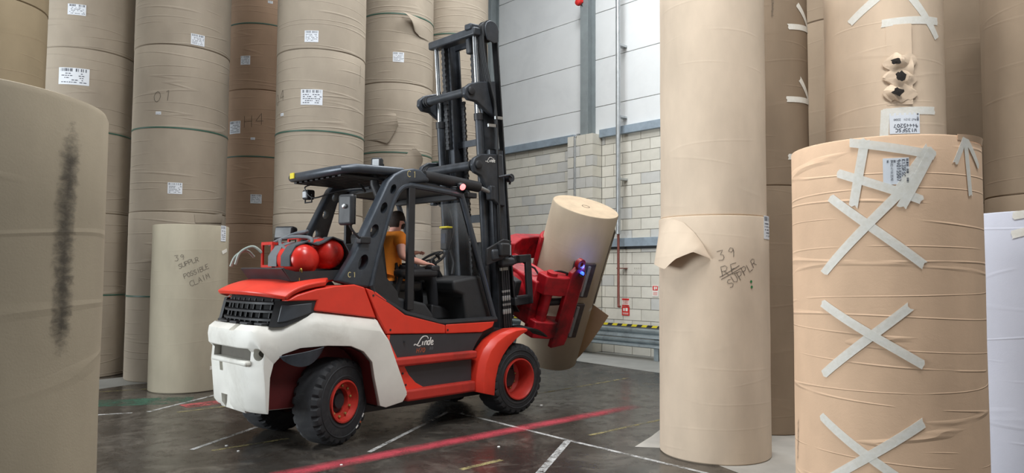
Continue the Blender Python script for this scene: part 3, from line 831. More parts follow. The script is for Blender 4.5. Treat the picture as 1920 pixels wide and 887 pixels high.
def scuff(q, pts, w, mat, name='scuff_mark', off=0.003):
    # a strip along pixel points on the reel
    c = [on(q, *p) for p in pts]; f = mapper(q, off); n = 40
    L = [0]
    for a, b in zip(c, c[1:]): L.append(L[-1] + math.dist(a, b))
    def at(t):
        d = t * L[-1]
        for i in range(len(c) - 1):
            if d <= L[i + 1] + 1e-9:
                k = (d - L[i]) / max(1e-9, L[i + 1] - L[i]); return (c[i][0] + (c[i + 1][0] - c[i][0]) * k, c[i][1] + (c[i + 1][1] - c[i][1]) * k)
        return c[-1]
    me = bpy.data.meshes.new(name); vs = []; uvs = []
    for i in range(n + 1):
        s, z = at(i / n)
        for j in range(5): vs.append(f(s + (j / 4 - .5) * w, z)); uvs.append((j / 4, i / n))
    fs = [(i * 5 + j, i * 5 + j + 1, (i + 1) * 5 + j + 1, (i + 1) * 5 + j) for i in range(n) for j in range(4)]
    me.from_pydata(vs, [], fs); uv = me.uv_layers.new(name='UVMap')
    for p in me.polygons:
        for li in p.loop_indices: uv.data[li].uv = uvs[me.loops[li].vertex_index]
    o = bpy.data.objects.new(name, me); col.objects.link(o); me.materials.append(mat); o.parent = q.o
    return o
M_scuff = scuff_mat('black_rub_mark', (50, 46, 42), 0.52, 3, 42, 0.62)
M_scuff2 = scuff_mat('faint_rub_mark', (60, 54, 50), 0.62, 5, 14, 0.6)
M_speck = scuff_mat('speckled_knocks', (70, 62, 60), 0.80, 14, 130, 0.9)
scuff(fg, [(138, 192), (132, 300), (122, 400), (118, 520), (112, 640), (108, 720)], .13, M_scuff)
scuff(fr, [(1498, 770), (1497, 830), (1496, 880)], .07, M_scuff2)
scuff(ctr, [(1243, 505), (1242, 600), (1240, 720)], .12, M_speck)
scuff(ctr2, [(1440, -10), (1440, 20), (1440, 50)], .02, M_speck)
scuff(bh2, [(1449, -10), (1448, 20), (1447, 40)], .06, M_scuff2)
scuff(c4[1], [(676, 115), (675, 140), (674, 165)], .05, M_scuff2)
# torn flaps of wrapping
def flap(q, fn, nu=24, nv=16, mat=None, th=0.0015, name='torn_flap'):
    return MB().sheet(fn, nu, nv, th).build(name, mat or q.o.data.materials[0], q.o, angle=70)
def cylp(q, s, z, off): 
    a = s / q.r; return ((q.r + off) * math.sin(a), -(q.r + off) * math.cos(a), z)
def lerp(a, b, t): return a + (b - a) * t
def poly_at(P, t):
    k = t * (len(P) - 1); i = min(int(k), len(P) - 2); f = k - i
    return (lerp(P[i][0], P[i + 1][0], f), lerp(P[i][1], P[i + 1][1], f))
# big curled flap on the standing reel
topc = [on(ctr, *p) for p in ((1238, 416), (1258, 409), (1282, 417), (1302, 436), (1318, 458), (1333, 486))]
botc = [on(ctr, *p) for p in ((1237, 492), (1253, 499), (1269, 505), (1284, 486), (1306, 473), (1333, 486))]
def flapfn(u, v):
    a, b = poly_at(topc, u), poly_at(botc, u)
    w = math.sin(math.pi * min(1, u * 1.0)) ** 0.8
    bul = 0.004 + 0.15 * w * (v ** 1.2) + 0.03 * math.sin(math.pi * v) * w
    if u < .5: bul += .025 * v * (1 - u * 2)
    return cylp(ctr, lerp(a[0], b[0], v), lerp(a[1], b[1], v), bul)
flap(ctr, flapfn, 36, 18)
# torn wrapping high on the stack behind the mast
def tear(st, tops, bots, amp, curl):
    q = tgt_of(st, *tops[len(tops) // 2]); T = [on(q, *p) for p in tops]; B = [on(q, *p) for p in bots]
    def fn(u, v):
        a, b = poly_at(T, u), poly_at(B, u)
        return cylp(q, lerp(a[0], b[0], v), lerp(a[1], b[1], v), .006 + amp * (u if curl > 0 else 1 - u) ** 1.5 * (0.25 + .75 * math.sin(math.pi * (.15 + .7 * v))) )
    flap(q, fn, 14, 10)
tear(c5, [(750, 24), (770, 30), (790, 38), (806, 44)], [(768, 42), (775, 60), (786, 70), (803, 78)], .16, -1)
tear(c5, [(690, 225), (710, 216), (728, 211), (742, 215)], [(690, 262), (708, 264), (728, 270), (746, 238)], .13, 1)
tear(c5, [(735, 330), (752, 300), (766, 284), (772, 278)], [(760, 340), (772, 330), (782, 318), (785, 305)], .18, 1)
tear(c2, [(364, 402), (385, 403), (400, 402), (414, 401)], [(366, 418), (385, 418), (400, 418), (414, 418)], .02, 1)
# burnt hole: raised wrap edge, petals of torn paper round dark holes
s1, z1 = on(ur, 1707, 45); s2, z2 = on(ur, 1707, 196); sL, _ = on(ur, 1655, 120)
flap(ur, lambda u, v: cylp(ur, lerp(sL + .03, s1, u), lerp(z1, z2, v), .001 + .014 * u ** 2 + (.03 * u * math.exp(-((v - .55) / .08) ** 2))), 14, 30, name='loose_wrap_edge')
rr = random.Random(5)
# crumpled patch: three torn folds one under the other, each open on a dark hole
s0, z0 = on(ur, 1683, 146); cw_, chh = .30, .46
def crum(u, v):
    k = v * 3.0; f = k - int(min(k, 2.999)); nb_ = math.sin(math.pi * f)
    jut = math.sin(math.pi * min(1, u / .9)) * nb_ ** .6
    return cylp(ur, s0 + (u - .5) * cw_ * (.55 + .45 * nb_) + .02, z0 + (v - .5) * chh + .015 * math.sin(9 * u + 5 * v), .016 + .055 * jut * (.45 + .55 * math.sin(7 * u + 2.0 * int(min(k, 2.999)))) ** 2 + rr.uniform(0, .008) * nb_)
MB().sheet(crum, 14, 24, .002).build('crumpled_wrap', P_up, ur.o, angle=20)
for k, (du, dv, w_, h_) in enumerate(((-.02, .145, .052, .038), (.012, .0, .05, .052), (-.01, -.15, .055, .045))):
    n = 14; ed = [(s0 + du + w_ * math.cos(2 * math.pi * i / n) * rr.uniform(.6, 1.1), z0 + dv + h_ * math.sin(2 * math.pi * i / n) * rr.uniform(.6, 1.1)) for i in range(n)]
    MB().add([cylp(ur, s0 + du, z0 + dv, .068)] + [cylp(ur, a, b, .062) for a, b in ed], [(0, i + 1, (i + 1) % n + 1) for i in range(n)]).build('burnt_hole', M_soot, ur.o, smooth=False)
scuff(ur, [(1681, 100), (1682, 140), (1680, 196)], .10, M_scuff2, 'soot_stain', .016)
# curled top edge of the taped reel
s1, z1 = on(fr, 1795, 262); s2, _ = on(fr, 1842, 270)
flap(fr, lambda u, v: cylp(fr, lerp(s1, s2, u), fr.h - .03 + .035 * v, .003 + .014 * math.sin(math.pi * u) * v), 12, 4, name='curled_wrap_edge')

# ------------------------------------------------------------------ forklift
TH = R(45); FDv = Vector((math.cos(TH), math.sin(TH), 0)); LDv = Vector((-math.sin(TH), math.cos(TH), 0))
FO = Vector((.095, 8.39, 0)) + LDv * .72
fk = empty('forklift', FO, TH)
tag(fk, 'red, white and black forklift truck with raised mast and roll clamp', 'forklift')
FKM = Matrix.Translation(FO) @ Matrix.Rotation(TH, 4, 'Z')
# --- counterweight: slices across the truck
arch = [(-3.09, .70), (-3.05, .82), (-2.95, .90), (-2.77, .955), (-2.52, .965), (-2.27, .945), (-2.13, .885), (-2.03, .775), (-2.0, .62), (-1.93, .34)]
front = [(-1.86, .315), (-1.66, .345), (-1.60, .42), (-1.73, .725), (-1.83, 1.025), (-1.935, 1.19), (-2.34, 1.245), (-2.63, 1.285), (-2.78, 1.235), (-3.03, 1.155), (-3.14, 1.165), (-3.20, 1.12), (-3.21, 1.05), (-3.20, .97), (-3.16, .93), (-3.17, .80), (-3.15, .60), (-3.13, .42), (-3.10, .38)]
prof_n = len(arch) + len(front)
def cwslice(y):
    a = abs(y); pts = []
    rear = 0.10 * max(0, (a - .28) / .42) ** 2.2
    for (x, z) in arch: 
        zz = z if a > .335 else .36
        xx = x
        pts.append((xx, zz))
    for (x, z) in front: pts.append((x, z))
    out = []
    for (x, z) in pts:
        k = max(0.0, min(1.0, (-x - 2.75) / .4)); 
        drop = max(0.0, (a - .60) / .10) ** 1.6 * .12 * max(0.0, min(1.0, (z - .97) / .1))
        kt = max(0.0, min(1.0, (-x - 2.55) / .5)); kt = kt * kt * (3 - 2 * kt)
        out.append(Vector((x + rear * k, y * (1 - .21 * kt), z - drop)))
    return out
ys = [-.70, -.675, -.63, -.585, -.52, -.42, -.345, -.33, -.2, 0, .2, .33, .345, .42, .52, .585, .63, .675, .70]
S = [cwslice(y) for y in ys]
# ease the outer slices inward so that the flanks are rounded
for i, (sgn) in ((0, 1), (-1, 1)):
    S[i] = [p.copy() for p in S[i]]
m = MB(); vs = [p for s in S for p in s]; n = prof_n
CAP = [(9, 10, 11, 12), (8, 9, 12, 13), (7, 8, 13, 14), (6, 7, 14, 15), (5, 6, 15, 16), (4, 5, 16, 17), (3, 4, 17, 18), (2, 3, 18, 19), (2, 19, 20, 21), (1, 2, 21, 22), (1, 22, 23, 24), (0, 1, 24, 25), (0, 25, 26, 27), (0, 27, 28)]
fs = CAP + [tuple((len(ys) - 1) * n + k for k in reversed(q)) for q in CAP]
for i in range(len(ys) - 1):
    for k in range(n): fs.append((i * n + k, (i + 1) * n + k, (i + 1) * n + (k + 1) % n, i * n + (k + 1) % n))
m.add(vs, fs)
cw = m.build('counterweight', M_white, fk, angle=55)
bv = cw.modifiers.new('bevel', 'BEVEL'); bv.width = .035; bv.segments = 3; bv.limit_method = 'ANGLE'; bv.angle_limit = R(48)
cutters = [MB().box(-3.6, -2.98, -.42, .30, .85, .96), MB().lathe([(.055, -.3), (.055, .25)], 20, (-3.1, -.50, .91), (1, .45, 0)),
           MB().box(-3.6, -3.10, .08, .15, .72, .82), MB().box(-3.6, -3.09, -.02, .16, .36, .50), MB().box(-3.6, -3.10, -.22, -.12, 1.11, 1.30)]
cut(cw, cutters)
MB().box(-3.10, -2.97, -.41, .29, .84, .97).build('pocket_back', simple('pocket_dark', (92, 88, 80), .8), fk)
MB().tube([(-3.06, -.06, .84), (-3.06, -.06, .97)], .03, 12).build('tow_pin', M_white, fk)
MB().box(-3.185, -3.10, -.43, .31, .80, .852).build('pocket_lip', M_white, fk, bevel=.02)
# --- wheel well lining
for sg in (-1, 1):
    m = MB(); Y = [.353, .42, .50, .56, .62, .67]
    rows = []
    for y in Y:
        q = cwslice(y)[:len(arch)]
        rows.append([Vector((p.x + (.012 if i < 4 else (-.012 if i > 6 else 0)), sg * p.y, p.z - (.012 if 2 < i < 8 else 0))) for i, p in enumerate([Vector((cwslice(y)[0].x - .01, cwslice(y)[0].y, .40))] + q)])
    n = len(rows[0]); m.add([p for r_ in rows for p in r_], [(i * n + k, i * n + k + 1, (i + 1) * n + k + 1, (i + 1) * n + k) for i in range(len(Y) - 1) for k in range(n - 1)])
    inn = [Vector((p.x, p.y + sg * .006, p.z)) for p in rows[0]]
    m.add(inn + [Vector((p.x, p.y, .37)) for p in inn], [(k, k + 1, n + k + 1, n + k) for k in range(n - 1)])
    m.build('wheel_well', M_darkwell, fk)
    # dark mud flap lip that shows above the steered wheel
    MB().sheet(lambda u, v: (-2.98 + .42 * u, sg * (.70 - .02 * v + .05 * math.sin(math.pi * u)), lerp(.90, .955, u) - v * .13 * math.sin(math.pi * u) ** .7 + .006), 14, 6, .012).build('arch_flap', M_guard, fk, angle=60)
M_pitch = simple('matt_black_inside', (16, 16, 17), .9, 0, .2, 9)
# --- grille band
def bandx(y): return -3.06 + 0.16 * max(0, (abs(y) - .12) / .47) ** 2.4
m = MB(); YS = [i / 20 * 1.16 - .58 for i in range(21)]
m.sheet(lambda u, v: (bandx(lerp(-.50, .50, u)) + .05 + .03 * v, lerp(-.50, .50, u), lerp(1.14, 1.42, v)), 24, 2, .02).build('grille_backing', M_pitch, fk)
m = MB()
for z in (1.20, 1.275, 1.35):
    m.sheet(lambda u, v: (bandx(lerp(-.50, .50, u)) - .02 + .12 * v + .1 * (z - 1.15), lerp(-.50, .50, u), z + .018 * v), 24, 1, .02)
    m.build('grille_slat', M_black, fk, angle=50); m = MB()
for k in range(9):
    y = -.44 + k * .11
    MB().prism([(bandx(y) + .0, 1.15), (bandx(y) + .09, 1.15), (bandx(y) + .12, 1.40), (bandx(y) + .05, 1.40)], y - .008, y + .008).build('grille_fin', M_black, fk)
for k, y in enumerate((-.40, -.20, 0.02, .24, .44)):
    MB().box(bandx(y) - .05, bandx(y) + .06, y - .075, y + .075, 1.165, 1.185).build('grille_fin', M_black, fk, bevel=.006)
for sg in (-1, 1):
    # lamp panel that wraps the corner
    def lp(u, v, off=0.0):
        a = [(-2.955, .515), (-2.86, .575), (-2.76, .60), (-2.66, .612), (-2.60, .615)]
        k = u * 4; i = min(3, int(k)); f = k - i
        x = lerp(a[i][0], a[i + 1][0], f); y = lerp(a[i][1], a[i + 1][1], f)
        zb = lerp(1.15, 1.285, max(0, (u - .25) / .75)); zt = lerp(1.385, 1.385, u)
        return (x - .06 * (1 - v) * (1 - u), sg * (y + off), lerp(zb, zt, v))
    lm = MB().sheet(lambda u, v: lp(u, v), 12, 6, .03).build('lamp_housing', M_black, fk, angle=60)
    MB().sheet(lambda u, v: lp(.12 + .7 * u, .18 + .66 * v, .012), 8, 5, .015).build('lamp_cover', simple('smoked_lamp_cover', (64, 68, 74), .35, 0, .1, 9), lm, bevel=.01)
# --- red hood
def hoodz(x, y):
    t = (x + 3.12) / 1.1
    z = 1.43 + .115 * (1 - math.exp(-5.0 * max(0, t))) + .045 * t
    return z - .04 * (abs(y) / .62) ** 3.5
m = MB()
def hp(u, v):
    wy = .62 - .15 * max(0.0, min(1.0, (u - .62) / .18)); y = lerp(-wy, wy, v); xr = -3.12 + .22 * max(0, (abs(y) - .12) / .5) ** 2.6; x = lerp(xr, -2.16, u ** 1.3)
    return (x, y, hoodz(x + (-3.12 - xr) * (1 - u), y))
m.sheet(hp, 22, 22, -.05)
m.build('hood', M_red, fk, angle=50, bevel=.012)
for sg in (-1, 1):
    poly = [(-2.60, 1.385), (-2.63, 1.29), (-2.34, 1.25), (-1.945, 1.195), (-2.085, 1.50), (-2.20, 1.53), (-2.40, 1.52), (-2.61, 1.49), (-2.80, 1.44), (-2.90, 1.385)]
    MB().prism(poly, sg * .44, sg * .632).build('hood_side_panel', M_red, fk, bevel=.012)
MB().box(-2.92, -2.05, -.48, .48, .95, 1.40).build('engine_box', M_pitch, fk)
# --- chassis core and side panels
MB().box(-1.86, -.12, -.54, .54, .30, 1.0).build('chassis', M_black, fk)
MB().box(-2.05, .30, -.36, .36, .22, .62).build('axle_housing', M_black, fk)
for sg in (-1, 1):
    y0, y1 = sg * .56, sg * .64
    MB().prism([(-2.075, 1.495), (-1.955, 1.455), (-1.60, 1.215), (-1.06, 1.085), (-1.06, .995), (-1.82, 1.03), (-1.925, 1.195)], y0, y1).build('upper_side_panel', M_red, fk, bevel=.01)
    MB().prism([(-1.052, 1.09), (-.33, 1.09), (-.36, 1.03), (-.52, .98), (-1.052, .993)], y0, y1).build('sill_panel', M_red, fk, bevel=.008)
    MB().prism([(-1.815, 1.022), (-.50, .972), (-.60, .86), (-.66, .77), (-1.73, .765)], y0, sg * .628).build('model_panel', simple('dark_grey_panel', (58, 58, 62), .45, 0, .1, 6), fk, bevel=.006)
    MB().prism([(-1.815, 1.022), (-1.775, 1.02), (-1.785, .96), (-1.68, .775), (-1.73, .765)], y0, sg * .634).build('red_corner_panel', M_red, fk, bevel=.003)
    MB().prism([(-1.74, .70), (-.67, .70), (-.67, .44), (-1.61, .44)], y0, sg * .628).build('lower_panel', MATS['dark_grey_panel'], fk, bevel=.006)
    MB().prism([(-1.74, .70), (-1.60, .70), (-1.54, .60), (-1.45, .51), (-1.35, .455), (-1.34, .44), (-1.61, .44)], y0, sg * .634).build('red_corner_panel', M_red, fk, bevel=.003)
    for (z0, z1, xa, xb) in ((.695, .785, -1.745, -.64), (.335, .455, -1.605, -.66)):
        MB().prism([(xa + .01, z0), (xb, z0), (xb, z1), (xa - .04 * (z1 - z0) / .09, z1)], sg * .57, sg * .70).build('step_bar', M_redd, fk, bevel=.025, seg=3)
    for (x, z) in ((-1.99, 1.42), (-1.78, 1.07), (-1.03, 1.03), (-1.62, .62), (-1.58, .50), (-1.60, .94)):
        MB().lathe([(.011, 0), (.011, .006)], 10, (x, sg * .638, z), (0, sg, 0)).build('screw', M_black, fk)
# logo on the model panel
def side_map(x0, z0, y): return lambda u, v: (x0 + u, y, z0 + v)
def linde(mb, mapf, h):
    k = h
    P = [(.10, [(.02, .06), (.0, .16), (.14, .2), (.36, .1), (.58, .0), (.76, -.01), (.88, .06)]),
         (.13, [(.36, .08), (.56, .28), (.76, .58), (1.0, .86), (1.3, 1.02)]), (.10, [(1.3, 1.02), (1.62, 1.02), (1.85, .9), (1.93, .7)]),
         (.15, [(1.2, .46), (1.08, .04)]), (.14, [(1.5, .46), (1.38, .02)]), (.12, [(1.46, .28), (1.6, .46), (1.76, .46), (1.74, .28), (1.68, .03)]),
         (.13, [(2.14, .42), (2.0, .48), (1.86, .32), (1.86, .1), (1.98, .03), (2.1, .16)]), (.14, [(2.32, .86), (2.2, .42), (2.1, .02)]),
         (.12, [(2.36, .24), (2.6, .32), (2.6, .46), (2.46, .48), (2.34, .28), (2.38, .06), (2.52, .02), (2.66, .12)])]
    for sw, p in P: ribbon2d(mb, [(a.x * k, a.y * k) for a in spl([(q[0], q[1], 0) for q in p], 5)], sw * k, mapf, .02)
m = MB(); linde(m, side_map(-1.47, .885, -.6295), .095); m.build('brand_lettering', M_logo, fk, smooth=False)
m = MB(); st, L = strokes('H70', .045, .25, .2)
for p in st: ribbon2d(m, p, .008, side_map(-1.44, .815, -.6295))
m.build('model_number', M_orangeprint, fk, smooth=False)
m = MB(); st, L = strokes('80', .03, .25, .2)
for p in st: ribbon2d(m, p, .005, side_map(-1.27, .835, -.6295))
m.build('model_number', MATS['dark_grey_panel'] if False else M_hose, fk, smooth=False)
# --- front fenders
for sg in (-1, 1):
    OA = [(-.665, .33), (-.665, .50), (-.63, .66), (-.56, .79), (-.45, .89), (-.30, .96), (-.12, 1.0), (.10, 1.0)]
    IA = [(-.43, .27), (-.415, .45), (-.37, .60), (-.30, .71), (-.21, .80), (-.11, .87), (.0, .93), (.10, .965)]
    m = MB(); n = len(OA)
    yo, yi, ym = sg * .755, sg * .56, sg * .70
    vs = [(x, ym, z) for x, z in OA] + [(lerp(x, OA[i][0], .08), yo, lerp(z, OA[i][1], .08)) for i, (x, z) in enumerate([(lerp(OA[i][0], IA[i][0], .30), lerp(OA[i][1], IA[i][1], .30)) for i in range(n)])] + [(x, yo, z) for x, z in IA] + [(x, yi, z) for x, z in OA]
    fs = []
    for i in range(n - 1):
        fs += [(i, i + 1, n + i + 1, n + i), (n + i, n + i + 1, 2 * n + i + 1, 2 * n + i), (3 * n + i, 3 * n + i + 1, i + 1, i)]
    m.add(vs, fs)
    o = m.build('front_fender', M_red, fk, angle=50)
    sd = o.modifiers.new('thick', 'SOLIDIFY'); sd.thickness = .018; sd.offset = -1
    bv = o.modifiers.new('bevel', 'BEVEL'); bv.width = .008; bv.segments = 2; bv.limit_method = 'ANGLE'
    MB().sheet(lambda u, v: (lerp(.08, .46, u), sg * lerp(.50, .74, v), 1.0 - .03 * v + .02 * math.sin(math.pi * u) - .10 * u * u), 10, 4, .015).build('rubber_mud_flap', M_blackhose, fk)
# --- wheels
def tyre_mesh(r, w, inner=.60, lugs=26):
    n = lugs * 4; prof = [(r * inner, -w / 2 + .02), (r * (inner + .06), -w / 2), (r * .86, -w / 2 - .0), (r * .945, -w / 2 + .010), (r * .985, -w / 2 + .032), (r, -w / 2 + .062), (r, w / 2 - .062), (r * .985, w / 2 - .032), (r * .945, w / 2 - .010), (r * .86, w / 2), (r * (inner + .06), w / 2), (r * inner, w / 2 - .02)]
    vs = []; m = MB()
    for i, (rad, h) in enumerate(prof):
        for k in range(n):
            a = 2 * math.pi * k / n; q = rad
            if i in (3, 4, 7, 8) and (k % 4 == 0): q = rad - .028
            if i in (5, 6) and (k % 4 == 0): q = rad - .002
            vs.append((q * math.cos(a), h, q * math.sin(a)))
    fs = [(i * n + k, i * n + (k + 1) % n, (i + 1) * n + (k + 1) % n, (i + 1) * n + k) for i in range(len(prof) - 1) for k in range(n)]
    m.add(vs, fs)
    # raised ring on both walls
    for s in (-1, 1): m.lathe([(r * .80, s * (w / 2)), (r * .81, s * (w / 2 + .006)), (r * .825, s * (w / 2 + .006)), (r * .835, s * (w / 2))], 48, axis=(0, 1, 0), caps=False)
    return m
def wheel(name, x, y, sg, steer, front):
    r = .41; w = .34 if front else .31
    e = empty(name); e.parent = fk; e.location = (x, y, r); e.rotation_euler = (0, 0, steer)
    tyre_mesh(r, w, .57 if front else .475).build('tyre', M_rubber, e, angle=28)
    ax = (0, sg, 0); h = w / 2
    if front:
        m = MB().lathe([(.240, h + .002), (.240, h + .012), (.226, h + .014), (.218, h + .004), (.200, h - .07), (.195, h - .20), (.15, h - .23), (.0, h - .23)], 48, axis=ax, caps=False)
        m.lathe([(.243, -h - .01), (.243, h + .002)], 32, axis=ax, caps=False)
        m.build('rim', M_redd, e, angle=30)
        MB().lathe([(.13, h - .235), (.13, h - .20), (.10, h - .17), (0, h - .165)], 32, axis=ax).build('hub', M_black, e)
        br, bh_, nb = .155, h - .232, 10
    else:
        m = MB().lathe([(.203, h + .002), (.203, h + .010), (.188, h + .012), (.180, h - .02), (.170, h - .05), (.122, h - .055), (.118, h - .12), (.0, h - .12)], 48, axis=ax, caps=False)
        m.lathe([(.205, -h - .01), (.205, h + .002)], 32, axis=ax, caps=False)
        m.build('rim', M_redd, e, angle=30)
        MB().lathe([(.119, h - .119), (.115, h - .10), (.075, h - .09), (.07, h - .06), (0, h - .055)], 32, axis=ax).build('hub', M_black, e)
        br, bh_, nb = .146, h - .054, 10
    for k in range(nb):
        a = 2 * math.pi * (k + .3) / nb
        MB().lathe([(.014, 0), (.014, .016), (.008, .02), (0, .026)], 8, (br * math.cos(a), sg * bh_, br * math.sin(a)), ax).build('wheel_bolt', M_bolt, e)
    o_ = .0 if front else -.04
    MB().lathe([(.262 + o_, h - .006), (.275 + o_, h + .004), (.285 + o_, h + .004), (.295 + o_, h - .004)], 48, axis=ax, caps=False).build('bead_ring', M_rubber, e)
    if not front and sg < 0:
        m = MB()
        for a0, a1 in ((-1.02, -.90), (-.62, -.5)):
            g = lambda u, v: (v * math.cos(u), -h - .007, v * math.sin(u))
            m.add([g(a0, .325), g(a1, .325), g(a1, .343), g(a0, .343)], [(0, 1, 2, 3)])
        m.build('tyre_print', M_logo, e, smooth=False)
        g = lambda u, v: (v * math.cos(u), -h - .0075, v * math.sin(u))
        MB().add([g(-.80, .33), g(-.74, .33), g(-.74, .35), g(-.80, .35)], [(0, 1, 2, 3)]).build('tyre_dot', M_orangeprint, e, smooth=False)
    return e
wheel('front_wheel', 0, -.55, -1, 0, True)
wheel('front_wheel', 0, .55, 1, 0, True)
wheel('rear_wheel', -2.32, -.45, -1, R(20), False)
wheel('rear_wheel', -2.40, .47, 1, R(12), False)
# --- overhead guard
def pillar(sg):
    poly = [(-2.385, 1.555), (-2.22, 1.80), (-1.82, 2.58), (-1.74, 2.66), (-1.63, 2.715), (-1.49, 2.745), (-1.40, 2.74), (-1.30, 2.68), (-1.27, 2.62), (-1.40, 2.60), (-1.54, 2.575), (-1.71, 2.43), (-1.835, 2.03), (-1.95, 1.70), (-2.02, 1.49), (-2.20, 1.51)]
    o = MB().prism(poly, sg * .50, sg * .62).build('guard_pillar', M_guard, fk)
    bv = o.modifiers.new('bevel', 'BEVEL'); bv.width = .03; bv.segments = 3; bv.limit_method = 'ANGLE'; bv.angle_limit = R(50)
    cs = []
    for (x, z, L) in ((-2.10, 1.745, .085), (-1.975, 2.06, .075), (-1.865, 2.30, .062), (-1.755, 2.50, .055)):
        d = Vector((.42, 0, .91)).normalized(); u = Vector((d.z, 0, -d.x)); k = 20; vs = []
        for y in (sg * .3, sg * .8):
            vs += [Vector((x, y, z)) + d * (L * math.cos(2 * math.pi * i / k)) + u * (L * .6 * math.sin(2 * math.pi * i / k)) for i in range(k)]
        c = MB().add(vs, [tuple(range(k)), tuple(range(2 * k - 1, k - 1, -1))] + [(i, (i + 1) % k, (i + 1) % k + k, i + k) for i in range(k)])
        cs.append(c)
    cut(o, cs)
    return o
pillar(-1); pillar(1)
for (x, z, hh) in ((-1.58, 2.645, .065), (-2.27, 1.60, .05)):
    m = MB(); st, L = strokes('C1', hh, .5)
    for p in st: ribbon2d(m, p, .008, side_map(x, z, -.622))
    tag(m.build('chalk_mark', M_chalk, fk, smooth=False), kind='stuff')
# roof deck at the back of the guard, slatted below
MB().sheet(lambda u, v: (lerp(-2.30, -1.60, u), lerp(-.50, .50, v), 2.66 + .03 * u), 6, 6, .03).build('roof_deck', M_black, fk)
rim = [(-1.60, -.55, 2.70), (-2.15, -.55, 2.68), (-2.28, -.50, 2.66), (-2.33, -.36, 2.65), (-2.33, .36, 2.65), (-2.28, .50, 2.66), (-2.15, .55, 2.68), (-1.60, .55, 2.70)]
MB().tube(rim, .045, 12).build('roof_rim', M_guard, fk)
for k in range(9):
    y = -.44 + k * .11
    MB().box(-2.28, -1.60, y - .03, y + .03, 2.595, 2.625).build('roof_slat', M_black, fk, bevel=.006)
MB().box(-2.10, -2.02, -.566, -.552, 2.665, 2.71).build('yellow_sticker', M_yellow, fk) if False else MB().box(-2.385, -2.375, .28, .36, 2.63, 2.69).build('yellow_sticker', M_yellow, fk)
# roof bars forward, door hoops, posts
for sg in (-1, 1):
    hoop = [(-2.0, sg * .60, 1.50), (-1.955, sg * .60, 1.70), (-1.90, sg * .60, 1.90), (-1.82, sg * .60, 2.15), (-1.755, sg * .60, 2.34), (-1.70, sg * .60, 2.45), (-1.64, sg * .60, 2.52), (-1.55, sg * .60, 2.555), (-1.45, sg * .60, 2.555), (-.90, sg * .60, 2.52), (-.83, sg * .60, 2.49), (-.78, sg * .60, 2.42), (-.30, sg * .60, 1.12)]
    MB().tube(spl(hoop, 4), .032, 10).build('door_hoop', M_guard, fk)
    sill = [(-2.0, sg * .605, 1.52), (-1.97, sg * .605, 1.43), (-1.58, sg * .605, 1.225), (-1.15, sg * .605, 1.115), (-1.05, sg * .605, 1.105), (-.28, sg * .605, 1.115)]
    MB().tube(sill, .036, 8).build('door_sill', M_black, fk)
    MB().bar((-1.515, sg * .60, 2.54), (-1.52, sg * .60, 1.26), .05, .085, (1, 0, 0)).build('door_post', M_black, fk, bevel=.008)
    MB().prism([(-1.90, 2.0), (-1.97, 1.50), (-1.95, 1.42), (-1.62, 1.24), (-1.66, 1.45), (-1.80, 1.60)], sg * .55, sg * .585).build('rear_infill', M_black, fk)
    MB().sheet(lambda u, v: (lerp(lerp(-1.75, -1.46, v), lerp(-.30, -.86, v), u), sg * .597, lerp(1.30 - .18 * u, 2.50, v)), 2, 2, .004).build('door_pane', M_glass, fk) if sg > 9 else None
MB().box(-1.60, -.86, -.56, .56, 2.53, 2.57).build('roof_frame_panel', M_black, fk)
for y in (-.56, .56): MB().bar((-1.5, y, 2.60), (-.86, y, 2.54), .06, .06).build('roof_side_rail', M_black, fk, bevel=.01)
MB().bar((-.84, -.58, 2.50), (-.84, .58, 2.50), .06, .07).build('roof_front_rail', M_black, fk, bevel=.01)
MB().sheet(lambda u, v: (lerp(-.36, -.79, v), lerp(-.54, .54, u), lerp(1.26, 2.44, v)), 2, 2, .004).build('windscreen', M_glass, fk)
for y in (-.30,): pass
# --- cab interior
MB().box(-1.75, -.25, -.55, .55, 1.0, 1.10).build('cab_floor', M_black, fk)
MB().box(-1.05, -.32, -.55, -.05, 1.10, 1.115).build('floor_mat', simple('grey_floor_mat', (70, 72, 72), .8, 0, .2, 12, .3), fk)
m = MB().prism([(-1.98, 1.06), (-1.12, 1.06), (-1.16, 1.20), (-1.26, 1.32), (-1.45, 1.36), (-1.95, 1.45)], -.55, .50); m.build('engine_cover', simple('charcoal_trim', (48, 49, 51), .6, 0, .12, 9, .2), fk, bevel=.03, seg=3)
MB().prism([(-.66, 1.08), (-.22, 1.08), (-.36, 1.55), (-.46, 1.62), (-.86, 1.56), (-.84, 1.44), (-.70, 1.40)], -.52, .52).build('dashboard', MATS['charcoal_trim'], fk, bevel=.03, seg=3)
seat = empty('driver_seat'); seat.parent = fk
MB().box(-1.62, -1.08, -.26, .26, 1.44, 1.56).build('seat_cushion', M_black, seat, bevel=.04, seg=3)
MB().prism([(-1.66, 1.50), (-1.52, 1.50), (-1.60, 2.02), (-1.66, 2.10), (-1.72, 2.06)], -.25, .25).build('seat_back', M_black, seat, bevel=.04, seg=3)
MB().box(-1.55, -1.15, -.20, .20, 1.34, 1.46).build('seat_base', M_black, seat)
ar = MB().box(-1.50, -.98, -.42, -.27, 1.60, 1.685).build('armrest', M_black, fk, bevel=.03, seg=3)
MB().box(-1.08, -.96, -.42, -.28, 1.66, 1.73).build('lever_console', M_black, fk, bevel=.02)
MB().tube([(-1.45, -.35, 1.60), (-1.50, -.34, 1.40)], .03, 8).build('armrest_stem', M_black, fk)
sw_ = MB(); c0_ = Vector((-.74, .02, 1.80)); axw = Vector((-.55, 0, .83)).normalized(); s_ = Vector((0, 1, 0)); u_ = axw.cross(s_)
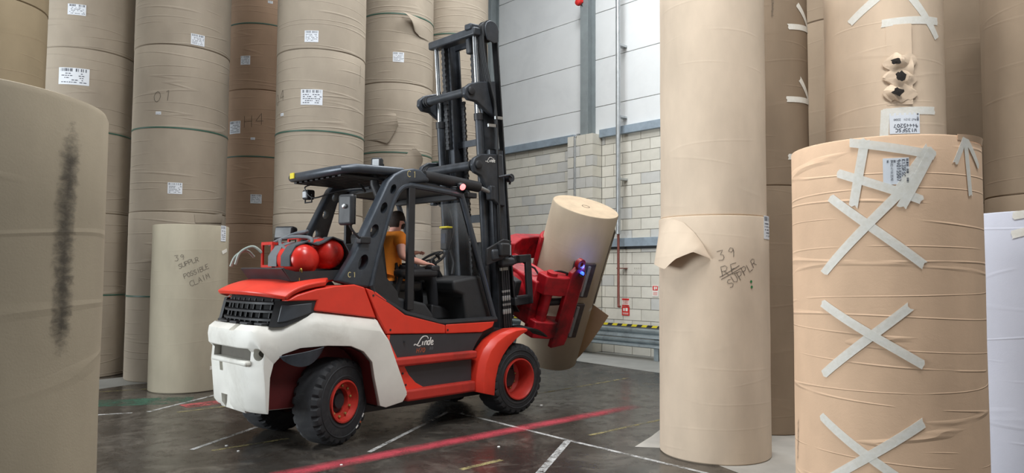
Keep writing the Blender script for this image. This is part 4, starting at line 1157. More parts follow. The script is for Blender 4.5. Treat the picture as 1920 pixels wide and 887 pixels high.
sw_.tube([c0_ + (s_ * math.cos(a) + u_ * math.sin(a)) * .17 for a in [2 * math.pi * k / 28 for k in range(28)]], .016, 8, closed=True)
for a in (0.3, 2.4, 4.5): sw_.tube([c0_, c0_ + (s_ * math.cos(a) + u_ * math.sin(a)) * .17], .014, 6)
sw_.tube([c0_, c0_ - axw * .35], .035, 10)
sw_.build('steering_wheel', M_black, fk)
MB().lathe([(.016, 0), (.016, .05), (.026, .06), (.026, .085), (0, .09)], 12, c0_ + s_ * -.16, axw).build('steering_knob', M_black, fk)
tm = empty('terminal'); tm.parent = fk; tm.location = (.17, 0, .03)
MB().box(-.60, -.52, .12, .24, 1.90, 2.16).build('terminal_body', M_black, tm, bevel=.015)
MB().box(-.608, -.598, .14, .22, 1.98, 2.10).build('screen', simple('terminal_screen', (70, 76, 88), .2), tm)
MB().box(-.61, -.51, .11, .25, 2.165, 2.19).build('yellow_cap', M_yellow, tm, bevel=.006)
MB().tube([(-.50, .18, 1.95), (-.42, .18, 1.75), (-.45, .18, 1.6)], .02, 8).build('bracket', M_black, tm)
MB().tube(spl([(-.53, -.06, 2.40), (-.50, -.10, 2.15), (-.55, -.08, 1.95), (-.52, -.02, 1.75)]), .006, 6).build('coiled_lead', M_blackhose, fk)
# --- gas tray
MB().prism([(-2.80, 1.56), (-2.20, 1.58), (-2.13, 1.68), (-2.16, 1.69), (-2.25, 1.61), (-2.78, 1.59), (-2.87, 1.69), (-2.90, 1.68)], -.50, .36).build('gas_tray', M_black, fk, bevel=.006)
for y in (-.51, .36): MB().prism([(-2.89, 1.68), (-2.80, 1.56), (-2.20, 1.58), (-2.11, 1.70), (-2.30, 1.67), (-2.76, 1.65)], y - .008, y + .008).build('tray_cheek', M_black, fk)
MB().prism([(-2.135, 1.60), (-2.09, 1.60), (-2.03, 1.94), (-2.075, 1.94)], -.40, .30).build('tray_back_plate', M_black, fk, bevel=.01)
for (y0) in (-.30, -.04):
    def strapf(u, v, y0=y0):
        a = lerp(R(205), R(-20), u) ; 
        # over both bottles
        P = [(-2.76, 1.70), (-2.76, 1.80), (-2.70, 1.90), (-2.58, 1.945), (-2.46, 1.92), (-2.40, 1.945), (-2.30, 2.0), (-2.18, 1.965), (-2.11, 1.86), (-2.10, 1.74)]
        x, z = poly_at(P, u); return (x, y0 + (v - .5) * .17, z)
    MB().sheet(strapf, 27, 2, .012).build('strap', M_hose if y0 > -.1 else simple('dark_webbing', (70, 74, 78), .8, 0, .15, 30), fk, angle=70)
MB().tube(spl([(-2.93, .40, 1.72), (-2.90, .36, 1.84), (-2.80, .30, 1.90), (-2.72, .26, 1.84)]), .014, 8).build('gas_hose', simple('pale_green_hose', (150, 164, 156), .5), fk)
MB().tube(spl([(-2.96, .44, 1.70), (-2.93, .40, 1.80), (-2.84, .36, 1.86), (-2.74, .40, 1.80)]), .014, 8).build('gas_hose', MATS['pale_green_hose'], fk)
MB().tube(spl([(-2.62, .30, 1.92), (-2.58, .10, 1.985), (-2.50, -.10, 2.0), (-2.46, -.26, 1.97), (-2.56, -.36, 1.85), (-2.62, -.42, 1.70)]), .017, 8).build('gas_hose', M_hose, fk)
MB().tube(spl([(-2.40, .28, 2.02), (-2.36, .10, 2.055), (-2.40, -.05, 2.06), (-2.46, .05, 2.04), (-2.58, .12, 1.98), (-2.66, .0, 1.92), (-2.70, -.20, 1.86), (-2.72, -.38, 1.72)]), .017, 8).build('gas_hose', M_hose, fk)
m = MB()
for k in range(4):
    cz_ = 1.655 - .038 * k
    m.tube([(-2.70 - .012 * k + .013 * math.cos(a) * (k % 2), -.50 - .016 * math.cos(a) * (1 - k % 2) , cz_ + .024 * math.sin(a)) for a in [2 * math.pi * i / 12 for i in range(12)]] if k % 2 == 0 else [(-2.70 - .012 * k + .016 * math.cos(a), -.50, cz_ + .024 * math.sin(a)) for a in [2 * math.pi * i / 12 for i in range(12)]], .006, 6, closed=True)
m.build('hook_chain', M_brass, fk)
def bottle(x, z, y0, y1, r, lab):
    e = empty('gas_cylinder'); e.matrix_world = FKM @ Matrix.Translation((x, 0, z)); tag(e, lab, 'gas cylinder', None)
    L = y1 - y0
    pr = [(0, y0), (r * .35, y0 + .008), (r * .65, y0 + .03), (r * .88, y0 + .075), (r, y0 + .14), (r, y1 - .14), (r * .88, y1 - .075), (r * .6, y1 - .03), (r * .25, y1 - .005), (.03, y1), (.03, y1 + .04), (0, y1 + .04)]
    MB().lathe(pr, 36, axis=(0, 1, 0)).build('body', M_gasred, e, angle=40)
    # square guard frame round the valve
    g = MB(); a = .115; b = y1 - .03; c = y1 + .20
    for yy in (b + .02, c):
        q = [(-a, yy, -a + .05), (a, yy, -a + .05), (a, yy, a + .05), (-a, yy, a + .05)]
        for i in range(4): g.bar(q[i], q[(i + 1) % 4], .018, .035, (0, 1, 0))
    for sx in (-1, 1):
        for sz in (-1, 1): g.bar((sx * a, b, sz * a + .05), (sx * a, c, sz * a + .05), .03, .03, (0, 0, 1))
    g.bar((-a, b + .02, a + .05), (a, c, a + .05), .018, .02, (0, 0, 1))
    g.build('valve_guard', M_gasred, e)
    MB().lathe([(.022, y1 + .03), (.022, y1 + .08), (.035, y1 + .085), (.035, y1 + .11), (0, y1 + .112)], 12, axis=(0, 1, 0)).build('valve', M_brass, e)
bottle(-2.60, 1.765, -.49, .06, .155, 'lower red gas bottle nearer the tail of the truck')
bottle(-2.285, 1.835, -.42, .12, .155, 'higher red gas bottle nearer the cab of the truck')
# --- mirrors, lamps, pipes on the guard
def mirror(x, y, z, arm, rz):
    e = empty('mirror'); e.parent = fk; e.location = (x, y, z); e.rotation_euler = (0, 0, rz)
    pts = []
    MB().box(-.03, .03, -.088, .088, -.15, .15).build('mirror_shell', M_black, e, bevel=.03, seg=4)
    MB().box(.03, .034, -.085, .085, -.14, .14).build('mirror_glass', M_chrome, e)
    MB().lathe([(.022, 0), (.022, .02), (.01, .03), (0, .03)], 12, (-.03, 0, .03), (-1, 0, 0)).build('mirror_knob', M_zinc, e)
    return e
mirror(-2.31, -.64, 2.25, None, R(20))
MB().tube(spl([(-2.31, -.65, 2.26), (-2.29, -.67, 2.10), (-2.20, -.66, 2.0), (-2.08, -.58, 1.97)]), .012, 8).build('mirror_arm', M_black, fk)
MB().box(-2.16, -2.04, -.66, -.58, 1.93, 2.0).build('mirror_clamp', M_black, fk, bevel=.01)
def worklamp(x, y, z, rz, ry, w, h, d, lens, name='work_lamp'):
    e = empty(name); e.parent = fk; e.location = (x, y, z); e.rotation_euler = (0, ry, rz)
    MB().box(-d, 0, -w / 2, w / 2, -h / 2, h / 2).build('lamp_body', M_black, e, bevel=min(w, h) * .18, seg=3)
    MB().box(-d - .006, -d + .01, -w / 2 + .02, w / 2 - .02, -h / 2 + .02, h / 2 - .02).build('lens', lens, e, bevel=.006)
    MB().tube([(-d * .5, -w / 2 - .012, 0), (-d * .5, -w / 2 - .012, -h / 2 - .03), (-d * .5, w / 2 + .012, -h / 2 - .03), (-d * .5, w / 2 + .012, 0)], .009, 8).build('yoke', M_black, e)
    return e
M_lens = simple('lamp_lens', (196, 200, 204), .2, 0, .05, 20)
worklamp(-1.80, -.42, 2.765, R(35), 0, .11, .13, .09, M_lens)
worklamp(-1.97, .62, 2.51, R(0), 0, .12, .11, .10, M_lens)
worklamp(-2.23, .66, 2.06, R(28), R(8), .24, .15, .10, simple('dark_lens', (120, 124, 126), .2), 'rear_lamp')
MB().bar((-2.20, .60, 2.05), (-2.10, .52, 2.06), .04, .04).build('lamp_arm', M_black, fk)
MB().tube(spl([(-2.02, .55, 2.62), (-2.08, .6, 2.58), (-2.02, .52, 2.47), (-1.90, .35, 2.52), (-1.78, .2, 2.56), (-1.70, -.1, 2.56)]), .008, 6).build('lamp_cable', M_blackhose, fk)
MB().tube(spl([(-1.95, -.30, 2.56), (-1.85, -.25, 2.50), (-1.80, -.05, 2.52), (-1.75, .2, 2.50)]), .012, 6).build('lamp_cable', M_blackhose, fk)
MB().tube([(-1.86, -.42, 2.70), (-1.85, -.42, 2.56), (-1.78, -.42, 2.42), (-1.80, -.42, 2.34)], [.04, .045, .05, .045], 12).build('exhaust_stub', M_black, fk)
# ribbed hose up the pillar
pts = [(-2.24, -.47, 1.62), (-2.10, -.47, 1.92), (-1.92, -.47, 2.28), (-1.84, -.47, 2.40)]
m = MB(); N = 64; hp_ = []
for i in range(N * 6):
    t = i / (N * 6 - 1); k = t * 3; j = min(2, int(k)); f = k - j
    p = Vector(pts[j]).lerp(Vector(pts[j + 1]), f); a = 2 * math.pi * i / 6
    hp_.append(p + Vector((math.cos(a) * .9, math.sin(a), -math.cos(a) * .4)) * .022)
m.tube(hp_, .005, 5); m.tube(pts, .018, 8); m.build('ribbed_hose', M_hose, fk)
# red warning light beside the tilt cylinder
wlp = empty('warning_lamp'); wlp.parent = fk; wlp.location = (-.86, -.63, 2.60)
MB().lathe([(.03, 0), (.045, .02), (.045, .05), (.02, .07), (0, .07)], 16, (0, 0, -.02), (0, -.3, .95)).build('lamp_shell', M_black, wlp)
MB().lathe([(.036, 0), (.036, .012), (.02, .026), (0, .03)], 16, (0, -.035, .0), (0, -1, -.5)).build('red_lens', M_redlamp, wlp)
MB().tube([(0, 0, 0), (-.08, .05, .0), (-.12, .05, .04)], .008, 6).build('lamp_lead', M_blackhose, wlp)
# ------------------------------------------------------------------ mast (leans back about its foot)
MT = R(4.5); MX, MZ = .05, .55
def Mp(u, y, h):
    h = h * .988
    return (MX + u * math.cos(MT) - h * math.sin(MT), y, MZ + h * math.cos(MT) + u * math.sin(MT))
def mbox(m, u0, u1, y0, y1, h0, h1):
    k = MB().box(u0, u1, y0, y1, h0, h1); k.xform(lambda p: Mp(p.x, p.y, p.z)); m.add(k.v, k.f); return m
def channel(sg, y, w, d, h0, h1):
    # C section that opens inwards
    m = MB(); t = .022
    a, b = sorted((y, y - sg * w))
    yo = (y - sg * t)
    mbox(m, -d, d, min(y, yo), max(y, yo), h0, h1)
    mbox(m, -d, -d + t, a, b, h0, h1); mbox(m, d - t, d, a, b, h0, h1)
    return m
for sg in (-1, 1):
    channel(sg, sg * .47, .09, .115, -.25, 2.62).build('outer_mast_rail', M_mast, fk, bevel=.006)
    channel(sg, sg * .375, .085, .10, .0, 3.46).build('middle_mast_rail', M_mast, fk, bevel=.006)
    channel(sg, sg * .285, .08, .09, .55, 4.12).build('inner_mast_rail', M_mast, fk, bevel=.006)
    # lift cylinders and chrome rods behind the rails
    yy = sg * .36
    MB().tube([Mp(-.17, yy, -.1), Mp(-.17, yy, 3.05)], .045, 16).build('lift_cylinder', M_mast, fk)
    MB().lathe([(.055, 0), (.055, .08)], 16, Mp(-.17, yy, 2.98), Vector(Mp(0, 0, 1)) - Vector(Mp(0, 0, 0))).build('cylinder_gland', M_black, fk)
    MB().tube([Mp(-.17, yy, 3.05), Mp(-.17, yy, 4.02)], .03, 16).build('cylinder_rod', M_chrome, fk)
    # leaf chain
    for (yc, uc, h0, h1) in ((sg * .27, -.13, 3.3 if sg < 0 else 2.7, 4.0), (sg * .15 if sg > 0 else sg * .20, .05, .9, 3.3)):
        m = MB(); h = h0; i = 0
        while h < h1:
            w = .024 if i % 2 else .034
            mbox(m, uc - .014, uc + .014, yc - w, yc + w, h, h + .034); h += .036; i += 1
        m.build('lift_chain', M_black, fk, smooth=False)
    # lobe plates that carry the cross tubes
    for (h, nm) in ((2.42, 'outer_cross_plate'), (3.30, 'middle_cross_plate')):
        yp = sg * (.49 if h < 3 else .43)
        poly = [(.05, h + .16), (-.20, h + .13), (-.36, h + .09), (-.45, h + .03), (-.46, h - .05), (-.40, h - .11), (-.28, h - .12), (-.12, h - .22), (.05, h - .32)] if h > 3 else [(.05, h + .14), (-.30, h + .13), (-.41, h + .08), (-.45, h), (-.42, h - .09), (-.32, h - .13), (-.24, h - .25), (-.20, h - .38), (-.05, h - .48), (.05, h - .5)]
        MB().prism(poly, yp - .03, yp + .03, lambda x, z, y: Mp(x, y, z)).build(nm, M_mast, fk, bevel=.015)
        MB().lathe([(.05, 0), (.05, .02), (.035, .03), (0, .03)], 20, Mp(-.36, yp + sg * .03, h), (0, sg, 0)).build('boss', M_black, fk)
for (h, r) in ((2.42, .055), (3.30, .05)):
    yw = .47 if h < 3 else .41
    MB().tube([Mp(-.36, -yw, h), Mp(-.36, -yw * .5, h), Mp(-.36, yw * .5, h), Mp(-.36, yw, h)], r, 18).build('cross_tube', M_mast, fk)
    for y in (yw - .05, yw - .09, -yw + .05):
        MB().lathe([(r, -.015), (r + .015, -.01), (r + .015, .01), (r, .015)], 20, Mp(-.36, y, h), (0, 1, 0)).build('tube_collar', M_black, fk)
m = MB(); mbox(m, -.24, -.08, -.43, .44, 3.99, 4.09); m.build('top_beam', M_mast, fk, bevel=.02, seg=3)
m = MB(); mbox(m, -.26, -.04, -.40, -.28, 4.06, 4.14); mbox(m, -.2, -.1, -.30, -.22, 3.80, 4.0); m.build('top_bracket', M_mast, fk, bevel=.02)
m = MB(); mbox(m, .06, .10, -.30, .30, 3.98, 4.12); m.build('inner_top_beam', M_mast, fk, bevel=.01)
m = MB(); mbox(m, .03, .06, -.36, .36, 2.72, 2.80); m.build('flat_cross_bar', M_mast, fk)
m = MB(); mbox(m, .05, .08, -.40, .40, .6, .9); m.build('lower_cross_bar', M_mast, fk)
m = MB(); mbox(m, .05, .08, -.40, .40, 1.75, 1.85); m.build('lower_cross_bar', M_mast, fk)
m = MB(); linde(m, lambda u, v: Mp(-.24 + u, -.5215, 2.455 + v), .058); m.build('brand_lettering', M_logo, fk, smooth=False)
# hose pulley and hoses
pc = Mp(-.02, -.44, 4.06)
MB().lathe([(.115, -.05), (.125, -.045), (.125, -.03), (.095, -.02), (.095, .03), (.125, .04), (.125, .055), (.115, .06)], 28, pc, (0, 1, 0)).build('hose_pulley', M_black, fk)
m = MB(); m.prism([(-.02 + .115 * math.cos(R(a)), 4.06 + .115 * math.sin(R(a))) for a in range(-20, 201, 20)] + [(-.10, 3.93), (.0, 3.90), (.08, 3.93)], -.515, -.497, lambda x, z, y: Mp(x, y, z)); mbox(m, -.06, .02, -.50, -.34, 4.0, 4.06); m.build('pulley_bracket', M_mast, fk, bevel=.02)
for i in range(4):
    y = -.47 + i * .024; rr_ = .105
    pts = [Mp(-.06 - .01 * i, y - .05, .45), Mp(-.05, y - .05, 2.0), Mp(-.03 + .012 * i, y - .055, 3.0), Mp(-.07, y - .03, 3.35), Mp(-.125, y, 3.8)] + [Mp(-.02 - rr_ * math.cos(a), y, 4.06 + rr_ * math.sin(a)) for a in [R(10 + 32 * k) for k in range(6)]] + [Mp(.10, y, 3.7), Mp(.115 + .006 * i, y - .01, 2.4), Mp(.135 + .012 * i, y - .02, 1.2), Mp(.16 + .012 * i, y - .02, .75), Mp(.26, y + .02, .62)]
    MB().tube(spl(pts, 4), .0125, 8).build('hydraulic_hose', M_blackhose, fk)
for i in range(4):
    for hh in (.62, .78):
        MB().lathe([(.010, 0), (.014, .02), (.014, .05), (.010, .07), (.010, .1), (.013, .11), (.013, .13)], 8, Mp(-.075 + .035 * i, -.53, hh), Vector(Mp(0, 0, 1)) - Vector(Mp(0, 0, 0))).build('hose_coupling', M_zinc, fk)
for i in range(4): MB().tube([Mp(-.075 + .035 * i, -.53, -.1), Mp(-.075 + .035 * i, -.53, 1.15)], .011, 8).build('hydraulic_hose', M_blackhose, fk)
for (h, u) in ((2.98, .02), (1.15, -.02), (2.88, -.10)):
    m = MB(); mbox(m, u - .07, u + .05, -.53, -.51, h, h + .035); m.build('hose_clip', M_zinc, fk)
# hose guide bracket beside the lettered plate
m = MB(); m.tube([Mp(-.05, -.53, 2.28), Mp(.08, -.58, 2.30), Mp(.15, -.55, 2.28), Mp(.16, -.50, 2.2)], .014, 8); m.lathe([(.05, -.03), (.05, .03)], 16, Mp(.14, -.53, 2.27), (0, 1, 0)); m.build('hose_guide', M_mast, fk)
# tilt cylinders from guard to mast
for sg in (-1, 1):
    a, b, c = Vector((-1.33, sg * .56, 2.685)), Vector((-.52, sg * .55, 2.64)), Vector(Mp(-.20, sg * .53, 2.09))
    MB().tube([a, b], .062, 18).build('tilt_cylinder', M_black, fk)
    MB().tube([b, c], .026, 14).build('tilt_rod', M_zinc, fk)
    MB().box(c.x - .03, c.x + .05, c.y - .04, c.y + .04, c.z - .09, c.z + .08).build('tilt_clevis', M_mast, fk, bevel=.015)
MB().box(-.72, -.58, -.60, -.52, 2.50, 2.56).build('cab_hinge', M_black, fk, bevel=.01)
# carriage
m = MB()
for sg in (-1, 1):
    mbox(m, .18, .44, sg * .50 - .02, sg * .50 + .02, .70, .82); mbox(m, .18, .44, sg * .50 - .02, sg * .50 + .02, 1.22, 1.32); mbox(m, .36, .46, sg * .50 - .02, sg * .50 + .02, .70, 1.32)
mbox(m, .14, .40, -.52, .52, .70, .80); mbox(m, .14, .26, -.52, .52, 1.22, 1.32); mbox(m, .12, .2, -.25, .25, .5, 1.5)
m.build('carriage', M_black, fk, bevel=.01)
MB().box(.30, .58, -.535, -.505, 1.42, 1.70).build('carriage_plate', M_black, fk) if False else None
m = MB(); mbox(m, -.30, -.10, -.62, -.50, 1.28, 1.42); mbox(m, -.12, .10, -.60, -.5, 1.20, 1.30); m.build('mast_bracket', M_mast, fk, bevel=.03)
m = MB(); m.prism([(-.38, 1.66), (-.10, 1.72), (.02, 1.78), (.02, 1.94), (-.08, 1.96), (-.36, 1.86)], -.60, -.57, lambda x, z, y: Mp(x, y, z - MZ + .12)); m.build('headlamp_bracket', M_black, fk, bevel=.01)
e = empty('head_lamp'); e.parent = fk; e.location = Mp(-.10, -.62, 1.40)
MB().box(-.10, .06, -.05, .05, -.08, .08).build('lamp_body', M_black, e, bevel=.025, seg=3)
MB().box(.058, .068, -.04, .04, -.06, .06).build('lens', M_lens, e)

# ------------------------------------------------------------------ roll clamp and the reel it holds
RC = Vector((1.65, 0.0, 1.515)); PHI, TIL = .422, .098
EZ = Vector((-math.sin(TIL), -math.sin(PHI), math.cos(PHI))).normalized()
EX = Vector((1, 0, 0)); EX = (EX - EZ * EX.dot(EZ)).normalized(); EY = EZ.cross(EX)
def Cp(p): return RC + EX * p[0] + EY * p[1] + EZ * p[2]
def cbuild(m, name, mat, bevel=0.0, seg=2, angle=35): 
    m.xform(Cp); return m.build(name, mat, fk, bevel=bevel, seg=seg, angle=angle)
RR, RL = .462, 2.31
cbuild(MB().lathe([(.30, -1.32), (.30, -1.16), (.26, -1.12), (.26, -1.0)], 36, axis=(1, 0, 0)), 'rotator', M_clampred)
cbuild(MB().box(-1.40, -1.28, -.38, .38, -.34, .34), 'rotator_plate', M_black, .02)
cbuild(MB().prism([(-1.04, -.30), (-.74, -.36), (-.66, -.20), (-.66, .20), (-.74, .36), (-1.04, .30)], -.40, .46), 'clamp_body', M_clampred, .02)
cbuild(MB().tube([(-.86, -.46, -.40), (-.86, -.46, .46)], .07, 16), 'arm_pivot', M_clampred)
cbuild(MB().tube([(-.86, .48, -.40), (-.86, .48, .52)], .07, 16), 'arm_pivot', M_clampred)
for c0_, c1_ in ((.16, .42), (-.46, -.22)):
    # near boom, plan polygon swept along the reel axis
    plan = [(-1.0, -.34), (-.98, -.50), (-.76, -.60), (-.42, -.61), (-.30, -.56), (-.32, -.50), (-.46, -.49), (-.62, -.42), (-.80, -.32)]
    m = MB(); n = len(plan); vs = [(x, y, c0_) for x, y in plan] + [(x, y, c1_) for x, y in plan]
    m.add(vs, [tuple(range(n)), tuple(range(2 * n - 1, n - 1, -1))] + [(i, (i + 1) % n, (i + 1) % n + n, i + n) for i in range(n)])
    cbuild(m, 'near_arm', M_clampred, .015)
m = MB(); m.prism([(-.68, -.60), (-.42, -.60), (-.39, -.48), (-.39, .46), (-.44, .56), (-.54, .58), (-.66, .48)], -.615, -.545); o = cbuild(m, 'arm_spine', M_clampred, .012)
def arcpad(a0, a1, c0, c1, r0, r1):
    k = 10; vs = []
    for r in (r0, r1):
        for i in range(k + 1):
            a = lerp(a0, a1, i / k)
            for c in (c0, c1): vs.append((r * math.cos(a), r * math.sin(a), c))
    m = MB(); N = 2 * (k + 1); fs = []
    for i in range(k):
        fs += [(2 * i, 2 * i + 2, 2 * i + 3, 2 * i + 1), (N + 2 * i, N + 2 * i + 1, N + 2 * i + 3, N + 2 * i + 2), (2 * i, N + 2 * i, N + 2 * i + 2, 2 * i + 2), (2 * i + 1, 2 * i + 3, N + 2 * i + 3, N + 2 * i + 1)]
    fs += [(0, 1, N + 1, N), (2 * k, N + 2 * k, N + 2 * k + 1, 2 * k + 1)]
    return m.add(vs, fs)
for c0_, c1_ in ((.02, .52), (-.60, -.08)):
    cbuild(arcpad(R(-136), R(-98), c0_, c1_, RR + .004, RR + .05), 'clamp_pad', simple('scuffed_pad_steel', (92, 84, 82), .5, .4, .3, 9, .1, dirt=(150, 60, 56), dirt_amt=.4), .012)
    cbuild(arcpad(R(-113), R(-109), c0_ + .03, c1_ - .03, RR + .05, RR + .075), 'pad_rib', M_zinc, .005)
cbuild(MB().lathe([(.07, 0), (.07, .06), (.03, .06), (.03, 0)], 20, (-.55, -.575, .61), (0, -1, 0), close=True), 'lifting_eye', M_clampred)
# far arm
plan = [(-.98, .38), (-.92, .58), (-.50, .70), (.0, .62), (.12, .52), (.05, .48), (-.25, .54), (-.52, .52), (-.80, .36)]
for c0_, c1_ in ((.16, .50), (-.42, -.2)):
    m = MB(); n = len(plan); vs = [(x, y, c0_) for x, y in plan] + [(x, y, c1_) for x, y in plan]
    m.add(vs, [tuple(range(n)), tuple(range(2 * n - 1, n - 1, -1))] + [(i, (i + 1) % n, (i + 1) % n + n, i + n) for i in range(n)])
    cbuild(m, 'far_arm', M_clampred, .015)
cbuild(arcpad(R(60), R(150), .0, .62, RR + .004, RR + .05), 'clamp_pad', M_clampred, .012)
cbuild(arcpad(R(60), R(130), -.60, -.06, RR + .004, RR + .05), 'clamp_pad', M_clampred, .012)
cbuild(MB().tube(spl([(-.95, -.30, .30), (-.80, -.45, .46), (-.60, -.54, .44), (-.40, -.56, .43)]), .014, 8), 'clamp_hose', M_blackhose)
cbuild(MB().tube([(-1.15, .1, .30), (-1.0, .0, .42), (-.92, -.2, .40), (-.88, -.32, .3)], .014, 8), 'clamp_hose', M_blackhose)
cbuild(MB().tube([(-.80, -.42, .0), (-.45, -.56, .05)], .05, 14), 'clamp_ram', M_black)
cbuild(MB().box(-.66, -.54, -.56, -.51, .415, .428), 'arm_slot', M_soot)
bl = empty('spot_lamp'); bl.parent = fk; bl.location = Cp((-.50, -.63, .46)); 
MB().lathe([(.028, 0), (.03, .03), (.02, .045), (0, .05)], 14, (0, 0, 0), (.3, -.4, .8)).build('blue_lens', M_bluelamp, bl)
MB().lathe([(.036, -.02), (.036, .01)], 14, (0, 0, 0), (.3, -.4, .8)).build('lamp_shell', M_black, bl)
bll = bpy.data.lights.new('blue_spot_lamp', 'POINT'); bll.energy = 3.0; bll.color = (0.1, 0.2, 1.0); bll.shadow_soft_size = .03
blo = bpy.data.objects.new('blue_spot_lamp', bll); col.objects.link(blo); blo.parent = bl; blo.location = (.02, -.05, .09)
# the reel
P_held = paper_mat('kraft_paper_held', (196, 180, 158), .06, 4.0, 14.0)
me = MB().lathe([(RR - .01, -RL / 2), (RR, -RL / 2 + .012), (RR, 0), (RR, RL / 2 - .01), (RR - .008, RL / 2)], 96).add([], [])
me.f = [f for f in me.f if len(f) < 40]
held = empty('paper_reel')
held.matrix_world = FKM @ Matrix(((EX.x, EY.x, EZ.x, RC.x), (EX.y, EY.y, EZ.y, RC.y), (EX.z, EY.z, EZ.z, RC.z), (0, 0, 0, 1)))
tag(held, 'tilted reel with loose wrapping gripped in the red roll clamp', 'paper reel')
me.build('wrapped_side', P_held, held, angle=40)
for s in (-1, 1):
    MB().lathe([(RR - .009, s * (RL / 2)), (RR * .6, s * (RL / 2 - .002)), (.07, s * (RL / 2 - .004)), (.055, s * (RL / 2 - .004)), (.055, s * (RL / 2 - .12)), (0, s * (RL / 2 - .12))], 64).build('reel_end', P_end, held)
MB().lathe([(.056, RL / 2 - .1), (.056, RL / 2 + .002), (.048, RL / 2 + .002), (.048, RL / 2 - .1)], 32, close=True).build('core_tube', M_core, held)
# open wrapping: board flap, and a dark sheet as painted shade in the right-hand gap
def cyl_l(a, c, off): return ((RR + off) * math.cos(a), (RR + off) * math.sin(a), c)
MB().sheet(lambda u, v: cyl_l(R(-60) + R(20) * v, lerp(.93, -.24, u), .003 + .012 * v), 16, 6, .001).build('wrap_gap_shade', M_core, held, angle=60)
MB().sheet(lambda u, v: cyl_l(R(-44) + R(16) * v, lerp(.90, -.22, u), .03 + .03 * v * math.sin(math.pi * u)), 16, 6, .004).build('loose_wrap_edge', P_held, held, angle=60)
MB().sheet(lambda u, v: (lambda b: (b[0] + .27 * v * (1 - u) ** .8 * .72, b[1] - .27 * v * (1 - u) ** .8 * .69, b[2] - .12 * v * (1 - u)))(cyl_l(R(-44), lerp(-.22, -1.12, u), .003)), 12, 6, .006).build('wrap_flap', paper_mat('board_flap', (186, 154, 120), .1, 3, 3), held, angle=60)
MB().sheet(lambda u, v: cyl_l(R(-75) + R(38) * u, -.25 + .05 * v, .004), 10, 2, .001).build('tape_strip', M_tape, held)

# ------------------------------------------------------------------ driver
def skin(name, verts, edges, radii, mat, parent, sub=2, root=0):
    me = bpy.data.meshes.new(name); me.from_pydata(verts, edges, []); o = bpy.data.objects.new(name, me); col.objects.link(o); o.parent = parent
    bm = bmesh.new(); bm.from_mesh(me)
    lay = bm.verts.layers.skin.verify(); bm.verts.ensure_lookup_table()
    for i, v in enumerate(bm.verts):
        r = radii[i]; r = r if isinstance(r, tuple) else (r, r)
        v[lay].radius = r; v[lay].use_root = (i == root)
    bm.to_mesh(me); bm.free()
    sk = o.modifiers.new('skin', 'SKIN'); sk.use_smooth_shade = True; sk.branch_smoothing = .4
    sb = o.modifiers.new('sub', 'SUBSURF'); sb.levels = sub; sb.render_levels = sub
    bpy.context.view_layer.update()
    dg = bpy.context.evaluated_depsgraph_get(); m2 = bpy.data.meshes.new_from_object(o.evaluated_get(dg))
    o.modifiers.clear(); o.data = m2; bpy.data.meshes.remove(me)
    m2.materials.clear(); m2.materials.append(mat); m2.polygons.foreach_set('use_smooth', [True] * len(m2.polygons))
    return o
pe = empty('person'); pe.matrix_world = FKM @ Matrix.Translation((-1.375, -.04, 1.575))
tag(pe, 'driver in orange t-shirt seated in the cab, hand on the armrest', 'person')
V = []; E = []; RD = []
def jv(p, r, link=None):
    V.append(p); RD.append(r)
    if link is not None: E.append((link, len(V) - 1))
    return len(V) - 1
pel = jv((0, 0, .10), (.15, .11)); sp = jv((-.03, 0, .26), (.14, .10), pel); ch = jv((.0, 0, .42), (.155, .105), sp); nb = jv((.03, 0, .505), .064, ch); nk = jv((.055, 0, .54), .058, nb)
hb = jv((.08, 0, .585), .072, nk); hd = jv((.095, 0, .65), .086, hb); hc = jv((.08, 0, .70), .07, hd)
fin = {}
for sg in (-1, 1):
    sh = jv((.0, sg * .18, .475), .062, ch); el = jv((-.03 if sg < 0 else .12, sg * .26, .245), .046, sh)
    if sg < 0:
        wr = jv((.225, sg * .285, .185), .032, el); pm = jv((.29, sg * .285, .17), (.034, .02), wr)
        tips = [(.405, -.245, .150), (.415, -.268, .150), (.405, -.292, .150), (.385, -.315, .15)]
    else:
        wr = jv((.42, sg * .16, .30), .032, el); pm = jv((.50, sg * .13, .31), (.034, .02), wr)
        tips = [(.57, .10, .30), (.575, .12, .285), (.57, .145, .28), (.555, .165, .285)]
    for k, tp in enumerate(tips):
        b = Vector(V[pm]); t = Vector(tp); rt = b.lerp(t, .38) + Vector((0, 0, .010)); md = b.lerp(t, .72) + Vector((0, 0, .012))
        f0 = jv(tuple(rt), .010, pm); f1 = jv(tuple(md), .009, f0); jv(tp, .007, f1)
    b = Vector(V[pm]); th0 = jv(tuple(b + Vector((.01, .035, .0))), .011, pm); jv(tuple(b + Vector((.06, .055, -.008))), .009, th0)
    hip = jv((.06, sg * .10, .07), .095, pel); kn = jv((.46, sg * .14, .06), .065, hip); an = jv((.52, sg * .14, -.36), .045, kn); jv((.66, sg * .14, -.42), .04, an)
skin('body', V, E, RD, M_skin, pe)
sv = [(0, 0, .08), (-.035, 0, .25), (-.005, 0, .42), (.025, 0, .505), (.0, -.19, .472), (-.018, -.238, .35), (.0, .19, .472), (.07, .235, .35), (-.015, 0, .02)]
skin('shirt', sv, [(0, 1), (1, 2), (2, 3), (2, 4), (4, 5), (2, 6), (6, 7), (0, 8)], [(.20, .16), (.20, .155), (.20, .145), .082, .10, .09, .10, .09, (.20, .16)], M_shirt, pe)
tv = [(0, 0, .06), (.06, -.10, .06), (.46, -.14, .055), (.52, -.14, -.36), (.06, .10, .06), (.46, .14, .055), (.52, .14, -.34)]
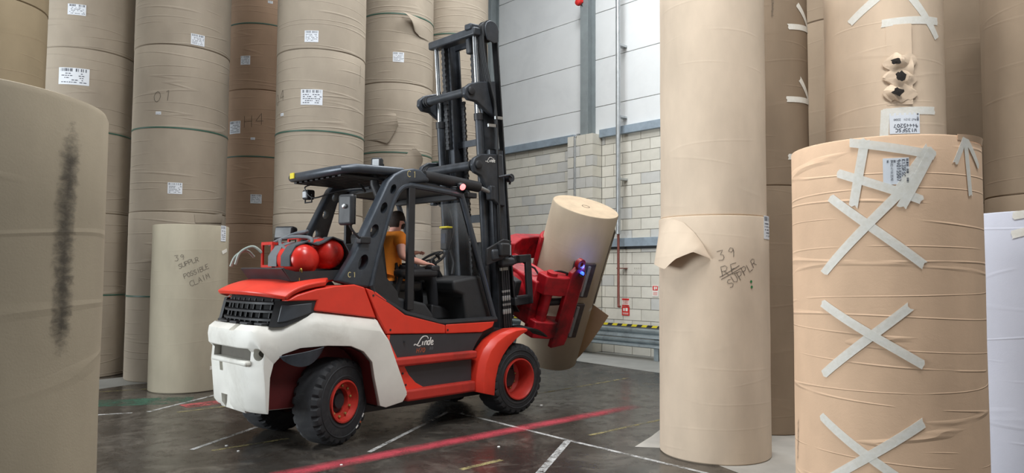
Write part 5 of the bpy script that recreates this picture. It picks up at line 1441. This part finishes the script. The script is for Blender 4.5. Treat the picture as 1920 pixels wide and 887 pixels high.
skin('trousers', tv, [(0, 1), (1, 2), (2, 3), (0, 4), (4, 5), (5, 6)], [(.165, .12), .105, .08, .06, .105, .08, .06], M_trouser, pe)
# hair cap, ears, beard, eyes, nose, shoes
hcx = Vector((.09, 0, .652))
def capf(u, v):
    a = lerp(R(62), R(298), u); ph = lerp(R(92), R(-48) if .2 < u < .8 else R(-5), v)
    return hcx + Vector((math.cos(a) * math.cos(ph) * .102, math.sin(a) * math.cos(ph) * .088, math.sin(ph) * .098 + .006))
MB().sheet(capf, 24, 12, .012).build('hair', M_hair, pe, angle=80)
MB().sheet(lambda u, v: hcx + Vector((math.cos(lerp(R(-62), R(62), u)) * math.cos(lerp(R(92), R(38), v)) * .097, math.sin(lerp(R(-62), R(62), u)) * math.cos(lerp(R(92), R(38), v)) * .083, math.sin(lerp(R(92), R(38), v)) * .095 + .012)), 12, 6, .012).build('hair', M_hair, pe, angle=80)
MB().sheet(lambda u, v: hcx + Vector((math.cos(lerp(R(-80), R(80), u)) * .088 * (1 - .2 * v), math.sin(lerp(R(-80), R(80), u)) * .079 * (1 - .2 * v), lerp(-.03, -.085, v))), 16, 6, .01).build('beard', M_hair, pe, angle=80)
for sg in (-1, 1):
    MB().lathe([(.0, 0), (.022, .004), (.026, .012), (.016, .016), (0, .014)], 14, hcx + Vector((-.005, sg * .076, -.012)), (-.3, sg, 0)).xform(lambda p: (p[0], p[1], (p[2] - hcx.z) * 1.25 + hcx.z)).build('ear', M_skin, pe)
    MB().lathe([(0, -.011), (.008, -.008), (.011, 0), (.008, .008), (0, .011)], 12, hcx + Vector((.078, sg * .03, .008)), (1, 0, 0)).build('eye', M_black, pe)
    MB().prism([(.44, -.46), (.77, -.46), (.77, -.41), (.63, -.32), (.44, -.28)], sg * .14 - .058, sg * .14 + .058).build('shoe', M_black, pe, bevel=.02)
MB().add([hcx + Vector((.078, -.012, -.025)), hcx + Vector((.078, .012, -.025)), hcx + Vector((.112, 0, -.022)), hcx + Vector((.08, 0, .02))], [(0, 1, 2), (0, 2, 3), (1, 3, 2), (0, 3, 1)]).build('nose', M_skin, pe)
